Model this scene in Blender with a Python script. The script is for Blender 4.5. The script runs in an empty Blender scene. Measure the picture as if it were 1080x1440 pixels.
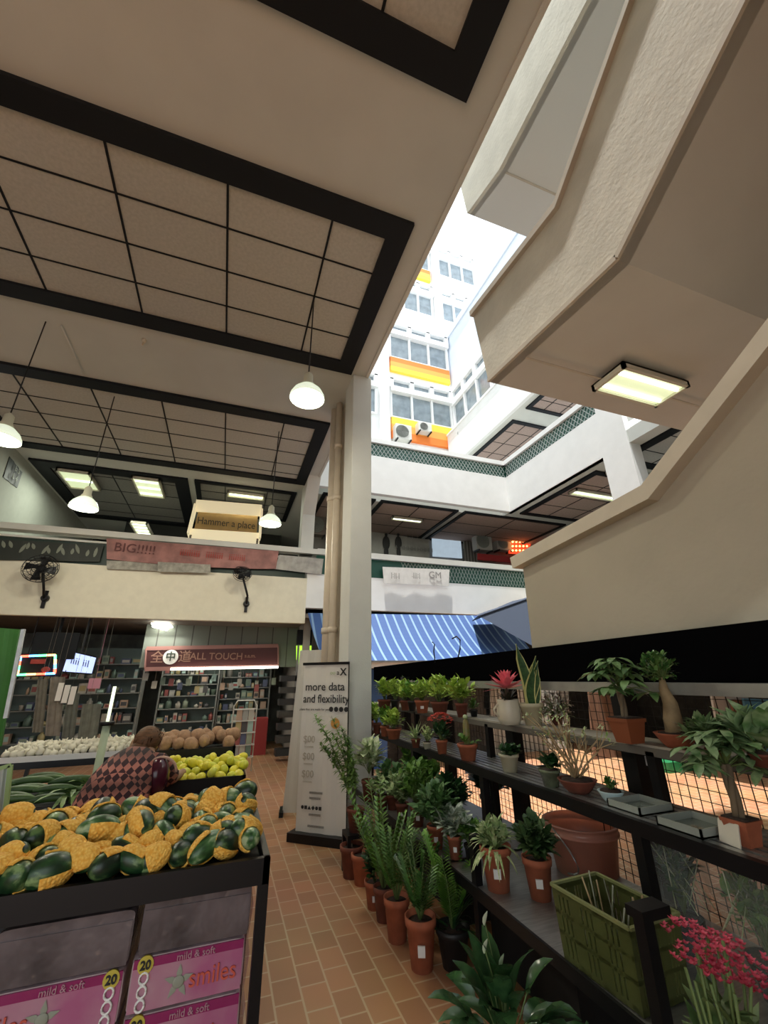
import bpy, math, random
from mathutils import Vector, Matrix, Euler
PI = math.pi
SC = bpy.context.scene
COL = SC.collection
# ---------------------------------------------------------------- camera
F_PX, PITCH, ROLL, YAW, EYE = 581.8, math.radians(21.75), math.radians(-0.76), math.radians(20.13), 1.6
_f = Vector((math.sin(YAW)*math.cos(PITCH), math.cos(YAW)*math.cos(PITCH), math.sin(PITCH)))
_r = Vector((math.cos(YAW), -math.sin(YAW), 0)); _u = _r.cross(_f)
_r, _u = math.cos(ROLL)*_r + math.sin(ROLL)*_u, -math.sin(ROLL)*_r + math.cos(ROLL)*_u
cam = bpy.data.cameras.new('camera'); cam.sensor_fit = 'HORIZONTAL'; cam.sensor_width = 36
cam.lens = 36*F_PX/1080; cam.clip_end = 300; cam.clip_start = 0.05
camo = bpy.data.objects.new('camera', cam); COL.objects.link(camo); SC.camera = camo
m = Matrix((_r, _u, -_f)).transposed().to_4x4(); m.translation = Vector((0, 0, EYE)); camo.matrix_world = m
ORD = ['first', 'second', 'third', 'fourth', 'fifth', 'sixth', 'seventh', 'eighth', 'ninth', 'tenth', 'eleventh', 'twelfth', 'thirteenth', 'fourteenth', 'fifteenth', 'sixteenth', 'seventeenth', 'eighteenth', 'nineteenth', 'twentieth'] + ['twenty-'+w for w in 'first second third fourth fifth sixth seventh eighth ninth'.split()] + ['thirtieth'] + ['thirty-'+w for w in 'first second third fourth fifth sixth seventh eighth ninth'.split()]
def at(px, py, X=None, Y=None, Z=None):
    """point of the place, on the plane X=, Y= or Z=, seen at a photo position"""
    d = _r*((px-540)/F_PX) + _u*((720-py)/F_PX) + _f; C = Vector((0, 0, EYE))
    if X is not None: t = X/d.x
    elif Y is not None: t = Y/d.y
    else: t = (Z-EYE)/d.z
    return C + d*t
# ---------------------------------------------------------------- light
vs = SC.view_settings; vs.view_transform = 'Standard'; vs.look = 'None'; vs.gamma = 1; vs.use_curve_mapping = False
vs.exposure = 0.42
SC.cycles.max_bounces = 16; SC.cycles.diffuse_bounces = 10
W = bpy.data.worlds.new('world'); SC.world = W; W.use_nodes = True
bg = W.node_tree.nodes['Background']; bg.inputs[0].default_value = (0.90, 0.96, 1.0, 1); bg.inputs[1].default_value = 1.5
sun = bpy.data.lights.new('sun', 'SUN'); sun.energy = 6; sun.angle = math.radians(1.5); sun.color = (1, .97, .92)
suno = bpy.data.objects.new('sun', sun); COL.objects.link(suno)
suno.rotation_euler = Vector((0.10, 0.12, -1)).to_track_quat('-Z', 'Y').to_euler()
def area(name, loc, size, power, color=(1, 1, 1), rot=(0, 0, 0), sy=None):
    l = bpy.data.lights.new(name, 'AREA'); l.energy = power; l.color = color; l.size = size
    if sy: l.shape = 'RECTANGLE'; l.size_y = sy
    o = bpy.data.objects.new(name, l); COL.objects.link(o); o.location = loc; o.rotation_euler = rot; return o
def point(name, loc, power, color=(1, 1, 1), r=.05):
    l = bpy.data.lights.new(name, 'POINT'); l.energy = power; l.color = color; l.shadow_soft_size = r
    o = bpy.data.objects.new(name, l); COL.objects.link(o); o.location = loc; return o
# ---------------------------------------------------------------- materials
MATS = {}
def mat(name, col=(.8, .8, .8), rough=.6, metal=0, emit=0, noise=0, nscale=8, bump=0, bscale=60, alpha=1, trans=0, spec=None, ecol=None, col2=None, stretch=None, sub=0):
    if name in MATS: return MATS[name]
    M = bpy.data.materials.new(name); M.use_nodes = True; nt = M.node_tree; b = nt.nodes['Principled BSDF']
    c4 = (*col, 1)
    b.inputs['Base Color'].default_value = c4; b.inputs['Roughness'].default_value = rough; b.inputs['Metallic'].default_value = metal
    if spec is not None: b.inputs['Specular IOR Level'].default_value = spec
    if alpha < 1: b.inputs['Alpha'].default_value = alpha
    if trans: b.inputs['Transmission Weight'].default_value = trans
    if emit: b.inputs['Emission Color'].default_value = (*(ecol or col), 1); b.inputs['Emission Strength'].default_value = emit
    if noise or bump:
        tc = nt.nodes.new('ShaderNodeTexCoord'); src = tc.outputs['Object']
        if stretch:
            mp = nt.nodes.new('ShaderNodeMapping'); mp.inputs['Scale'].default_value = stretch
            nt.links.new(src, mp.inputs[0]); src = mp.outputs[0]
    if noise:
        n = nt.nodes.new('ShaderNodeTexNoise'); n.inputs['Scale'].default_value = nscale; n.inputs['Detail'].default_value = 5
        nt.links.new(src, n.inputs['Vector'])
        r = nt.nodes.new('ShaderNodeValToRGB'); r.color_ramp.elements[0].position = .35; r.color_ramp.elements[1].position = .65
        dk = col2 or tuple(c*(1-noise) for c in col)
        r.color_ramp.elements[0].color = (*dk, 1); r.color_ramp.elements[1].color = c4
        nt.links.new(n.outputs['Fac'], r.inputs[0]); nt.links.new(r.outputs[0], b.inputs['Base Color'])
    if bump:
        n2 = nt.nodes.new('ShaderNodeTexNoise'); n2.inputs['Scale'].default_value = bscale; nt.links.new(src, n2.inputs['Vector'])
        bp = nt.nodes.new('ShaderNodeBump'); bp.inputs['Strength'].default_value = bump; bp.inputs['Distance'].default_value = .01
        nt.links.new(n2.outputs['Fac'], bp.inputs['Height']); nt.links.new(bp.outputs[0], b.inputs['Normal'])
    MATS[name] = M; return M
def brick_mat(name, c1, c2, mortar, bw, bh, ms, rot=0, offset=.5, rough=.5):
    if name in MATS: return MATS[name]
    M = bpy.data.materials.new(name); M.use_nodes = True; nt = M.node_tree; b = nt.nodes['Principled BSDF']
    g = nt.nodes.new('ShaderNodeNewGeometry'); mp = nt.nodes.new('ShaderNodeMapping'); mp.inputs['Rotation'].default_value = (0, 0, rot)
    br = nt.nodes.new('ShaderNodeTexBrick'); br.offset = offset; br.inputs['Scale'].default_value = 1
    br.inputs['Color1'].default_value = (*c1, 1); br.inputs['Color2'].default_value = (*c2, 1); br.inputs['Mortar'].default_value = (*mortar, 1)
    br.inputs['Brick Width'].default_value = bw; br.inputs['Row Height'].default_value = bh; br.inputs['Mortar Size'].default_value = ms
    nt.links.new(g.outputs['Position'], mp.inputs[0]); nt.links.new(mp.outputs[0], br.inputs['Vector'])
    n = nt.nodes.new('ShaderNodeTexNoise'); n.inputs['Scale'].default_value = 1.3; n.inputs['Detail'].default_value = 6
    nt.links.new(g.outputs['Position'], n.inputs['Vector'])
    mx = nt.nodes.new('ShaderNodeMix'); mx.data_type = 'RGBA'; mx.blend_type = 'MULTIPLY'; mx.inputs[0].default_value = .35
    nt.links.new(br.outputs['Color'], mx.inputs[6]); nt.links.new(n.outputs['Color'], mx.inputs[7])
    nt.links.new(mx.outputs[2], b.inputs['Base Color']); b.inputs['Roughness'].default_value = rough
    MATS[name] = M; return M
def stripe_mat(name, c1, c2, axis, period, duty, rough=.6):
    """stripes of two colours across an object axis"""
    if name in MATS: return MATS[name]
    M = bpy.data.materials.new(name); M.use_nodes = True; nt = M.node_tree; b = nt.nodes['Principled BSDF']
    tc = nt.nodes.new('ShaderNodeTexCoord'); sp = nt.nodes.new('ShaderNodeSeparateXYZ'); nt.links.new(tc.outputs['Object'], sp.inputs[0])
    md = nt.nodes.new('ShaderNodeMath'); md.operation = 'FRACT'; dv = nt.nodes.new('ShaderNodeMath'); dv.operation = 'DIVIDE'; dv.inputs[1].default_value = period
    nt.links.new(sp.outputs[axis], dv.inputs[0]); nt.links.new(dv.outputs[0], md.inputs[0])
    gt = nt.nodes.new('ShaderNodeMath'); gt.operation = 'GREATER_THAN'; gt.inputs[1].default_value = duty; nt.links.new(md.outputs[0], gt.inputs[0])
    mx = nt.nodes.new('ShaderNodeMix'); mx.data_type = 'RGBA'; mx.inputs[6].default_value = (*c1, 1); mx.inputs[7].default_value = (*c2, 1)
    nt.links.new(gt.outputs[0], mx.inputs[0]); nt.links.new(mx.outputs[2], b.inputs['Base Color']); b.inputs['Roughness'].default_value = rough
    MATS[name] = M; return M
def leafmat(name, c1, c2, scale=14, rough=.45):
    if name in MATS: return MATS[name]
    M = mat(name, c1, rough, noise=1, col2=c2, nscale=scale)
    b = M.node_tree.nodes['Principled BSDF']; b.inputs['Specular IOR Level'].default_value = .35
    return M
def check_mat(name, c1, c2, sx, sz, rough=.8):
    """rows of diamonds and zigzags, for printed cloth"""
    M = bpy.data.materials.new(name); M.use_nodes = True; nt = M.node_tree; b = nt.nodes['Principled BSDF']
    tc = nt.nodes.new('ShaderNodeTexCoord'); mp = nt.nodes.new('ShaderNodeMapping')
    mp.inputs['Rotation'].default_value = (0, PI/4, 0); mp.inputs['Scale'].default_value = (sx, .01, sz)
    ck = nt.nodes.new('ShaderNodeTexChecker'); ck.inputs['Scale'].default_value = 1; ck.inputs[1].default_value = (*c1, 1); ck.inputs[2].default_value = (*c2, 1)
    nt.links.new(tc.outputs['Object'], mp.inputs[0]); nt.links.new(mp.outputs[0], ck.inputs[0])
    wv = nt.nodes.new('ShaderNodeTexWave'); wv.bands_direction = 'Z'; wv.inputs['Scale'].default_value = 2.2; wv.inputs['Distortion'].default_value = 2
    nt.links.new(tc.outputs['Object'], wv.inputs[0])
    mx = nt.nodes.new('ShaderNodeMix'); mx.data_type = 'RGBA'; mx.blend_type = 'MULTIPLY'; mx.inputs[0].default_value = .6
    nt.links.new(ck.outputs[0], mx.inputs[6]); nt.links.new(wv.outputs[0], mx.inputs[7]); nt.links.new(mx.outputs[2], b.inputs['Base Color'])
    b.inputs['Roughness'].default_value = rough; MATS[name] = M; return M
plaster = mat('cream_plaster', (.61, .62, .58), .85, noise=.07, nscale=2.5, bump=.15)
white = mat('white_plaster', (.80, .81, .80), .85, noise=.05, nscale=3, bump=.1)
soffit = mat('soffit_paint', (.54, .56, .53), .9, noise=.06, nscale=1.5)
panel = mat('ceiling_tile', (.48, .48, .44), .9, noise=.12, nscale=30, bump=.2, bscale=150)
panel2 = mat('ceiling_tile_grey', (.42, .40, .38), .9, noise=.12, nscale=30)
panelb = mat('ceiling_tile_brown', (.40, .30, .26), .9, noise=.15, nscale=20)
black = mat('black_paint', (.009, .011, .014), .6, spec=.2)
blackm = mat('black_metal', (.006, .006, .007), .4, spec=.3)
darkm = mat('dark_fabric', (.003, .003, .0035), 1, spec=0)
steel = mat('brushed_steel', (.42, .43, .42), .38, metal=.8, noise=.25, nscale=9, stretch=(1, 12, 1))
near_black = mat('dark_interior', (.035, .035, .03), .8, noise=.5, nscale=5)  # mottled near-black tone for deep interior surfaces
terra = mat('terracotta', (.42, .12, .055), .75, noise=.25, nscale=14)
terrad = mat('terracotta_dark', (.20, .055, .03), .75, noise=.3, nscale=14)
blackpot = mat('black_plastic', (.015, .015, .015), .5)
cream = mat('cream_ceramic', (.62, .58, .45), .35, noise=.08, nscale=10)
soil = mat('soil', (.05, .03, .02), .95, noise=.5, nscale=40, bump=.5)
card = mat('white_card', (.75, .74, .70), .7)
greend = mat('green_tile', (.010, .085, .060), .4)
glass = mat('window_glass', (.30, .36, .40), .08, noise=.3, nscale=3)
acmat = mat('ac_casing', (.66, .66, .62), .5, noise=.08)
yel = mat('yellow_paint', (.95, .62, .06), .6); org = mat('orange_paint', (.85, .22, .03), .6); org2 = mat('light_orange_paint', (.93, .40, .08), .6)
# ---------------------------------------------------------------- mesh builder
def rotm(d, up=(0, 0, 1)):
    d = Vector(d).normalized(); u = Vector(up)
    if abs(d.dot(u)) > .98: u = Vector((0, 1, 0))
    s = d.cross(u).normalized(); return s, s.cross(d).normalized(), d
class MB:
    def __init__(s): s.v = []; s.f = []; s.m = []; s.s = []
    def add(s, vs, fs, mi=0, smooth=False):
        n = len(s.v); s.v += [tuple(v) for v in vs]
        for f in fs: s.f.append(tuple(i+n for i in f)); s.m.append(mi); s.s.append(smooth)
        return s
    def box(s, a, b, mi=0):
        x0, y0, z0 = (min(a[i], b[i]) for i in range(3)); x1, y1, z1 = (max(a[i], b[i]) for i in range(3))
        return s.add([(x0, y0, z0), (x1, y0, z0), (x1, y1, z0), (x0, y1, z0), (x0, y0, z1), (x1, y0, z1), (x1, y1, z1), (x0, y1, z1)],
                     [(0, 3, 2, 1), (4, 5, 6, 7), (0, 1, 5, 4), (1, 2, 6, 5), (2, 3, 7, 6), (3, 0, 4, 7)], mi)
    def obox(s, c, size, rot=(0, 0, 0), mi=0):
        R = Euler(rot).to_matrix(); c = Vector(c); h = [x/2 for x in size]
        P = [c + R @ Vector((sx*h[0], sy*h[1], sz*h[2])) for sz in (-1, 1) for sx, sy in ((-1, -1), (1, -1), (1, 1), (-1, 1))]
        return s.add(P, [(0, 3, 2, 1), (4, 5, 6, 7), (0, 1, 5, 4), (1, 2, 6, 5), (2, 3, 7, 6), (3, 0, 4, 7)], mi)
    def bar(s, a, b, w, h=None, mi=0):
        h = h or w; a = Vector(a); b = Vector(b); x, y, d = rotm(b-a)
        P = [p + x*sx*w/2 + y*sy*h/2 for p in (a, b) for sx, sy in ((-1, -1), (1, -1), (1, 1), (-1, 1))]
        return s.add(P, [(0, 3, 2, 1), (4, 5, 6, 7), (0, 1, 5, 4), (1, 2, 6, 5), (2, 3, 7, 6), (3, 0, 4, 7)], mi)
    def cyl(s, a, b, r0, r1=None, n=14, mi=0, cap=True, smooth=True):
        r1 = r0 if r1 is None else r1; a = Vector(a); b = Vector(b); x, y, d = rotm(b-a); k = len(s.v)
        P = [p + x*r*math.cos(2*PI*i/n) + y*r*math.sin(2*PI*i/n) for p, r in ((a, r0), (b, r1)) for i in range(n)]
        s.add(P, [(i, (i+1) % n, n+(i+1) % n, n+i) for i in range(n)], mi, smooth)
        if cap:
            s.f += [tuple(k+i for i in range(n))[::-1], tuple(k+n+i for i in range(n))]; s.m += [mi, mi]; s.s += [False, False]
        return s
    def tube(s, pts, r, n=8, mi=0):
        pts = [Vector(p) for p in pts]; P = []; rr = r if isinstance(r, (list, tuple)) else [r]*len(pts)
        for i, p in enumerate(pts):
            d = pts[min(i+1, len(pts)-1)] - pts[max(i-1, 0)]; x, y, _ = rotm(d)
            P += [p + x*rr[i]*math.cos(2*PI*j/n) + y*rr[i]*math.sin(2*PI*j/n) for j in range(n)]
        L = len(pts)
        return s.add(P, [(i*n+j, i*n+(j+1) % n, (i+1)*n+(j+1) % n, (i+1)*n+j) for i in range(L-1) for j in range(n)] + [tuple(range(n))[::-1], tuple((L-1)*n+j for j in range(n))], mi, True)
    def lathe(s, prof, c=(0, 0, 0), n=20, mi=0, rot=None, sx=1, sy=1):
        c = Vector(c); P = []; R = Euler(rot).to_matrix() if rot else Matrix.Identity(3)
        for r, z in prof: P += [c + R @ Vector((sx*r*math.cos(2*PI*i/n), sy*r*math.sin(2*PI*i/n), z)) for i in range(n)]
        return s.add(P, [(k*n+i, k*n+(i+1) % n, (k+1)*n+(i+1) % n, (k+1)*n+i) for k in range(len(prof)-1) for i in range(n)], mi, True)
    def ball(s, c, r, n=12, m=8, mi=0, jit=0, rnd=None, rot=None):
        r = (r, r, r) if not isinstance(r, (tuple, list)) else r; c = Vector(c); P = []; R = Euler(rot).to_matrix() if rot else Matrix.Identity(3)
        for k in range(m+1):
            t = PI*k/m
            for i in range(n):
                q = 1 + (rnd.uniform(-jit, jit) if jit and 0 < k < m else 0)
                P.append(c + R @ Vector((r[0]*q*math.sin(t)*math.cos(2*PI*i/n), r[1]*q*math.sin(t)*math.sin(2*PI*i/n), r[2]*q*math.cos(t))))
        return s.add(P, [(k*n+i, (k+1)*n+i, (k+1)*n+(i+1) % n, k*n+(i+1) % n) for k in range(m) for i in range(n)], mi, True)
    def prism(s, poly, axis, a, b, mi=0):
        """poly: 2D points in the two other axes, extruded along axis from a to b"""
        n = len(poly)
        def mk(p, t):
            q = [0, 0, 0]; o = [i for i in range(3) if i != axis]; q[axis] = t; q[o[0]] = p[0]; q[o[1]] = p[1]; return q
        P = [mk(p, a) for p in poly] + [mk(p, b) for p in poly]
        return s.add(P, [tuple(range(n)), tuple(range(n, 2*n))[::-1]] + [(i, n+i, n+(i+1) % n, (i+1) % n) for i in range(n)], mi)
    def leaf(s, base, d, L, Wd, droop=.4, fold=.15, n=4, mi=0, shape='oval', up=(0, 0, 1)):
        base = Vector(base); d = Vector(d).normalized(); x, y, _ = rotm(d, up); P = []; p = base.copy(); dd = d.copy()
        for i in range(n+1):
            t = i/n
            w = {'oval': math.sin(PI*min(1, t*.92+.08))**.8, 'blade': (1-t)**.7*min(1, .35+t*3), 'heart': (1-t)**.6*min(1, .5+t*4), 'strap': min(1, .6+t*2)*min(1, (1-t)*4+.05)}[shape]*Wd/2
            if i == n: w = Wd*.02
            P += [p - x*w + y*fold*w, p, p + x*w + y*fold*w]
            p = p + dd*(L/n); dd = (dd + Vector((0, 0, -1))*droop/n).normalized(); x, y, _ = rotm(dd, up)
        return s.add(P, [(3*i+j, 3*i+j+1, 3*i+j+4, 3*i+j+3) for i in range(n) for j in (0, 1)], mi, True)
    def build(s, name, mats, parent=None, local=False, bevel=0, loc=None):
        me = bpy.data.meshes.new(name)
        if parent is None and not local:
            xs, ys, zs = zip(*s.v); off = Vector(((min(xs)+max(xs))/2, (min(ys)+max(ys))/2, min(zs)))
        elif parent is not None and not local:
            off = Vector((0, 0, 0)); q = parent
            while q: off += q.location; q = q.parent
        else: off = Vector((0, 0, 0))
        me.from_pydata([(a-off.x, b-off.y, c-off.z) for a, b, c in s.v], [], s.f)
        for M in (mats if isinstance(mats, (list, tuple)) else [mats]): me.materials.append(M)
        me.polygons.foreach_set('material_index', s.m); me.polygons.foreach_set('use_smooth', s.s); me.update()
        o = bpy.data.objects.new(name, me); COL.objects.link(o)
        if parent is not None: o.parent = parent
        elif not local: o.location = off
        if loc is not None: o.location = loc
        if bevel:
            b = o.modifiers.new('bevel', 'BEVEL'); b.width = bevel; b.segments = 2; b.limit_method = 'ANGLE'
        return o
def tag(o, label=None, cat=None, group=None, kind=None):
    if label: o['label'] = label
    if cat: o['category'] = cat
    if group: o['group'] = group
    if kind: o['kind'] = kind
    return o
def thing(name, label, cat, loc=(0, 0, 0), rz=0, group=None):
    o = bpy.data.objects.new(name, None); COL.objects.link(o); o.location = loc; o.rotation_euler = (0, 0, rz); o.empty_display_size = .05
    return tag(o, label, cat, group)
def struct(name, mb, m, **k): return tag(mb.build(name, m, **k), kind='structure')
def copytree(o, parent=None):
    c = o.copy(); COL.objects.link(c)
    if parent is not None: c.parent = parent
    for ch in [q for q in list(o.children)]: copytree(ch, c)
    return c
def place(proto, used, loc, rot=(0, 0, 0), scale=1, label=None):
    o = proto if not used.get(proto.name) else copytree(proto)
    used[proto.name] = True; o.location = loc; o.rotation_euler = rot; o.scale = (scale,)*3 if not isinstance(scale, tuple) else scale
    if label: o['label'] = label
    return o
def text(s, name, body, size, M, origin, ux, uy, parent, depth=.002, align='CENTER', bold=0, sx=1):
    """raised lettering: origin point, reading direction ux, up direction uy"""
    cu = bpy.data.curves.new(name, 'FONT'); cu.body = body; cu.size = size; cu.extrude = depth; cu.align_x = align; cu.align_y = 'CENTER'; cu.offset = bold; cu.resolution_u = 3
    t = bpy.data.objects.new('tmp_text', cu); COL.objects.link(t); bpy.context.view_layer.update()
    me = bpy.data.meshes.new_from_object(t.evaluated_get(bpy.context.evaluated_depsgraph_get())); bpy.data.objects.remove(t); bpy.data.curves.remove(cu)
    ux = Vector(ux).normalized(); uy = Vector(uy).normalized(); n = ux.cross(uy)
    R = Matrix((ux*sx, uy, n)).transposed().to_4x4()
    off = Vector((0, 0, 0)); q = parent
    while q: off += q.location; q = q.parent
    R.translation = Vector(origin) - off; me.transform(R); me.materials.clear(); me.materials.append(M)
    for p in me.polygons: p.material_index = 0
    o = bpy.data.objects.new(name, me); COL.objects.link(o); o.parent = parent; return o
# ---------------------------------------------------------------- structure
ZC, YP, XP, XE = 6.1, 9.4, 7.42, 1.63     # ceiling, far parapet, right parapet, ceiling edge
quarry = brick_mat('quarry_tiles', (.54, .27, .135), (.41, .20, .098), (.62, .45, .29), .2, .15, .006, rot=PI/2)
struct('floor', MB().box((-12, -10, -.2), (16, 20, 0)), quarry)
struct('ceiling', MB().box((-7, -2.2, ZC), (XE, 9.9, ZC+.45)), soffit)
struct('ceiling', MB().box((-7, 9.9, ZC), (XP+6, 16, ZC+.3)), soffit)
_n = [0]
def coffer(x0, x1, y0, y1, cols, rows, z=ZC, fw=.24, pm=panel):
    _n[0] += 1; b = MB()
    for q in ((x0, y0, x1, y0+fw), (x0, y1-fw, x1, y1), (x0, y0+fw, x0+fw, y1-fw), (x1-fw, y0+fw, x1, y1-fw)): b.box((q[0], q[1], z-.05), (q[2], q[3], z))
    for c in cols: b.box((c-.011, y0+fw, z-.024), (c+.011, y1-fw, z-.012))
    for r in rows: b.box((x0+fw, r-.009, z-.022), (x1-fw, r+.009, z-.012))
    struct('trim_%d' % _n[0], b, black)
    struct('ceiling', MB().box((x0+fw, y0+fw, z-.014), (x1-fw, y1-fw, z)), pm)
G = [.53, -.51, -1.55, -2.6, -3.65]
coffer(-6.5, 1.36, 2.65, 5.13, G+[-4.7, -5.75], [3.36, 3.9, 4.42])
coffer(-4.58, 1.36, 6.6, 9.42, G, [7.42, 7.95, 8.5, 8.95])
coffer(-6.5, 1.36, -.9, 1.58, G+[-4.7, -5.75], [.9, .4, -.1])
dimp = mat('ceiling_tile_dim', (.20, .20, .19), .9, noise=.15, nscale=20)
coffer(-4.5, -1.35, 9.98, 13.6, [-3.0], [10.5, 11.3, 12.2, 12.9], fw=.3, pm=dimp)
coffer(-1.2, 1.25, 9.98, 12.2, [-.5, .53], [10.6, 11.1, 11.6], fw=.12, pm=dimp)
# right of the pillar: corridor ceilings on the first upper floor
for i, (a, b_) in enumerate(((1.9, 3.35), (3.5, 5.9), (6.1, 9.8))): coffer(a, b_, 9.75, 12.5, [a+(b_-a)*.5], [10.7, 11.6], fw=.1, pm=panelb)
struct('ceiling', MB().box((XP+.02, 1.5, ZC), (11.5, 9.9, ZC+.3)), soffit)
coffer(7.75, 10.6, 6.5, 9.4, [8.7, 9.6], [7.2, 7.9, 8.6], fw=.14, pm=panelb)
coffer(7.75, 10.6, 2.4, 6.0, [8.7, 9.6], [3.2, 4.0, 4.8, 5.4], fw=.2, pm=panel2)
# beam and column where the left ceiling meets the first-floor walkway
bm_ = MB().box((1.36, 9.45, 4.3), (1.66, 9.8, ZC)); bm_.prism([(9.45, 5.3), (9.45, ZC), (8.9, ZC)], 0, 1.36, 1.66)
struct('wall_beam', bm_, plaster)
# ceiling edge beam towards the courtyard
struct('trim_20', MB().box((1.6, -2.2, ZC-.02), (XE+.02, 9.9, ZC+1.2)), plaster)
# pillar
pb = MB().box((1.40, 5.15, 0), (1.70, 5.62, ZC)); struct('wall_pillar', pb, plaster, bevel=.01)
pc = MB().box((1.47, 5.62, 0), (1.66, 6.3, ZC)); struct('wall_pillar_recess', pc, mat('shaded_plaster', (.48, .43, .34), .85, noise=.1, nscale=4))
pp = thing('drain_pipe', 'tall beige drain pipe running up behind the white pillar with wall clamps', 'pipe', (1.385, 5.98, 0))
pipem = mat('beige_pipe', (.62, .54, .42), .5, noise=.1, nscale=5)
MB().cyl((1.385, 5.98, 0), (1.385, 5.98, ZC), .055).build('pipe_tube', pipem, pp)
for z in (.9, 2.2, 4.25, 5.2): MB().cyl((1.385, 5.98, z), (1.385, 5.98, z+.07), .068).build('clamp', pipem, pp)
pp = thing('drain_pipe', 'wide beige drain pipe, the farther of the two beside the pillar', 'pipe', (1.36, 6.2, 0))
MB().cyl((1.36, 6.2, 0), (1.36, 6.2, ZC), .075).build('pipe_tube', pipem, pp)
for z in (2.2, 4.3): MB().cyl((1.36, 6.2, z), (1.36, 6.2, z+.08), .09).build('clamp', pipem, pp)
# first-floor walkway: parapet band, rail and slab
struct('wall_left_parapet', MB().box((-9, YP, 2.72), (1.55, YP+.12, 3.72)).box((-9, YP-.02, 2.72), (1.55, YP, 2.86)), mat('cream_parapet', (.72, .69, .56), .8, noise=.06))
struct('trim_21', MB().box((-9, YP-.06, 4.30), (1.75, YP+.18, 4.42)).box((-9, YP-.02, 4.16), (1.75, YP+.1, 4.2)), plaster)
struct('floor', MB().box((-9, YP+.12, 2.86), (XP+5, 16, 3.05)), mat('slab', (.30, .27, .24), .9, noise=.2))
struct('wall_right_parapet', MB().box((1.55, YP, 3.06), (XP+4, YP+.12, 3.84)), white)
struct('trim_22', MB().box((1.75, YP-.06, 4.30), (XP+4, YP+.18, 4.44)), plaster)
def breeze(mb, a, b, z0, z1, axis, c, n):
    """green glazed vent blocks with white diamond grilles"""
    for i in range(n):
        t0 = a+(b-a)*i/n; t1 = a+(b-a)*(i+1)/n; tm = (t0+t1)/2; zm = (z0+z1)/2
        for p, q in (((t0, z0), (tm, zm)), ((tm, zm), (t1, z1)), ((t0, z1), (tm, zm)), ((tm, zm), (t1, z0))):
            if axis == 0: mb.bar((p[0], c, p[1]), (q[0], c, q[1]), .012, mi=1)
            else: mb.bar((c, p[0], p[1]), (c, q[0], q[1]), .012, mi=1)
greyf = mat('grille_white', (.38, .45, .42), .6)
m1 = MB().box((1.75, YP+.03, 3.84), (XP+4, YP+.1, 4.30)); breeze(m1, 3.9, XP+1.2, 3.86, 4.07, 0, YP+.02, 50); breeze(m1, 3.9, XP+1.2, 4.07, 4.28, 0, YP+.02, 50); struct('trim_23', m1, [greend, greyf])
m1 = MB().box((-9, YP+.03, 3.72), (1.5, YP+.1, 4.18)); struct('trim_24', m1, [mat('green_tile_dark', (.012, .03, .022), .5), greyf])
# second-floor parapet round the courtyard
b = MB().box((XE, YP, ZC), (XP, YP+.15, 7.22)); b.box((XP, 5.3, ZC), (XP+.15, YP+.15, 7.22)); struct('wall_courtyard_parapet', b, white)
b = MB().box((XE, YP+.04, 7.22), (XP+.05, YP+.12, 7.62)); b.box((XP+.04, 5.9, 7.22), (XP+.12, YP+.1, 7.62))
breeze(b, XE, XP, 7.24, 7.42, 0, YP+.03, 50); breeze(b, XE, XP, 7.42, 7.6, 0, YP+.03, 50); breeze(b, 5.9, YP, 7.24, 7.42, 1, XP+.03, 28); breeze(b, 5.9, YP, 7.42, 7.6, 1, XP+.03, 28); struct('trim_25', b, [greend, mat('grille_pale', (.62, .68, .66), .6)])
b = MB().box((XE, YP-.04, 7.62), (XP+.2, YP+.2, 7.76)); b.box((XP-.04, 5.9, 7.62), (XP+.2, YP+.2, 7.76)); struct('trim_26', b, white)
b = MB().box((XP, 5.3, 7.22), (XP+.15, 5.9, 7.76)); struct('wall_courtyard_end', b, white)
struct('wall_column', MB().box((XP, 5.3, 3.0), (XP+.32, 5.98, ZC)), white)
struct('floor', MB().box((XP+.15, 1.5, ZC+.3), (12, 9.5, ZC+.4)), plaster)
# right-hand walkways
struct('floor', MB().box((XP+.1, 0, 2.9), (12, 9.5, 3.05)), plaster)
struct('wall_right', MB().box((10.8, 0, 0), (11, 16, ZC)), near_black)
struct('wall_far', MB().box((-9, 15.6, 3.0), (12, 15.8, ZC)), near_black)
struct('wall_shop_front', MB().box((1.9, 12.6, 3.05), (12, 12.8, ZC)), mat('shopfront_grey', (.30, .28, .26), .8, noise=.3, nscale=2))
struct('wall_left', MB().box((-4.75, 8.6, 3.05), (-4.6, 15.6, ZC)), mat('pale_green_wall', (.38, .40, .35), .8, noise=.06))
# black frame seen along the left wall
# upper tower
tower = mat('tower_white', (.86, .87, .87), .8, noise=.04, nscale=2)
YF = 13.0
struct('wall_tower_far', MB().box((-2, YF, ZC+.3), (16, YF+.4, 23.6)), tower)
struct('wall_tower_wing', MB().box((8.0, 7.2, 10.3), (12, YF, 16.4)).box((7.93, 7.2, 16.1), (12, YF, 16.42)), mat('wing_shade_blue', (.62, .68, .76), .8, noise=.04, nscale=2))  # the wing's bluish shade is put into its base colour
struct('wall_wing_parapet', MB().box((7.5, 4.5, 9.25), (7.62, 12.8, 10.75)).box((7.46, 4.5, 10.7), (7.7, 12.8, 10.78)), white)
struct('ceiling', MB().box((7.62, 4.5, 9.25), (11.5, 12.9, 9.4)), plaster)
coffer(7.8, 9.6, 9.15, 12.6, [8.4, 9.0], [9.8, 10.5, 11.2, 11.9], z=9.25, fw=.13, pm=panelb)
coffer(7.8, 9.6, 4.7, 8.5, [8.4, 9.0], [5.4, 6.1, 6.8, 7.5, 8.0], z=9.25, fw=.13, pm=panelb)
wn = [0]
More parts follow.
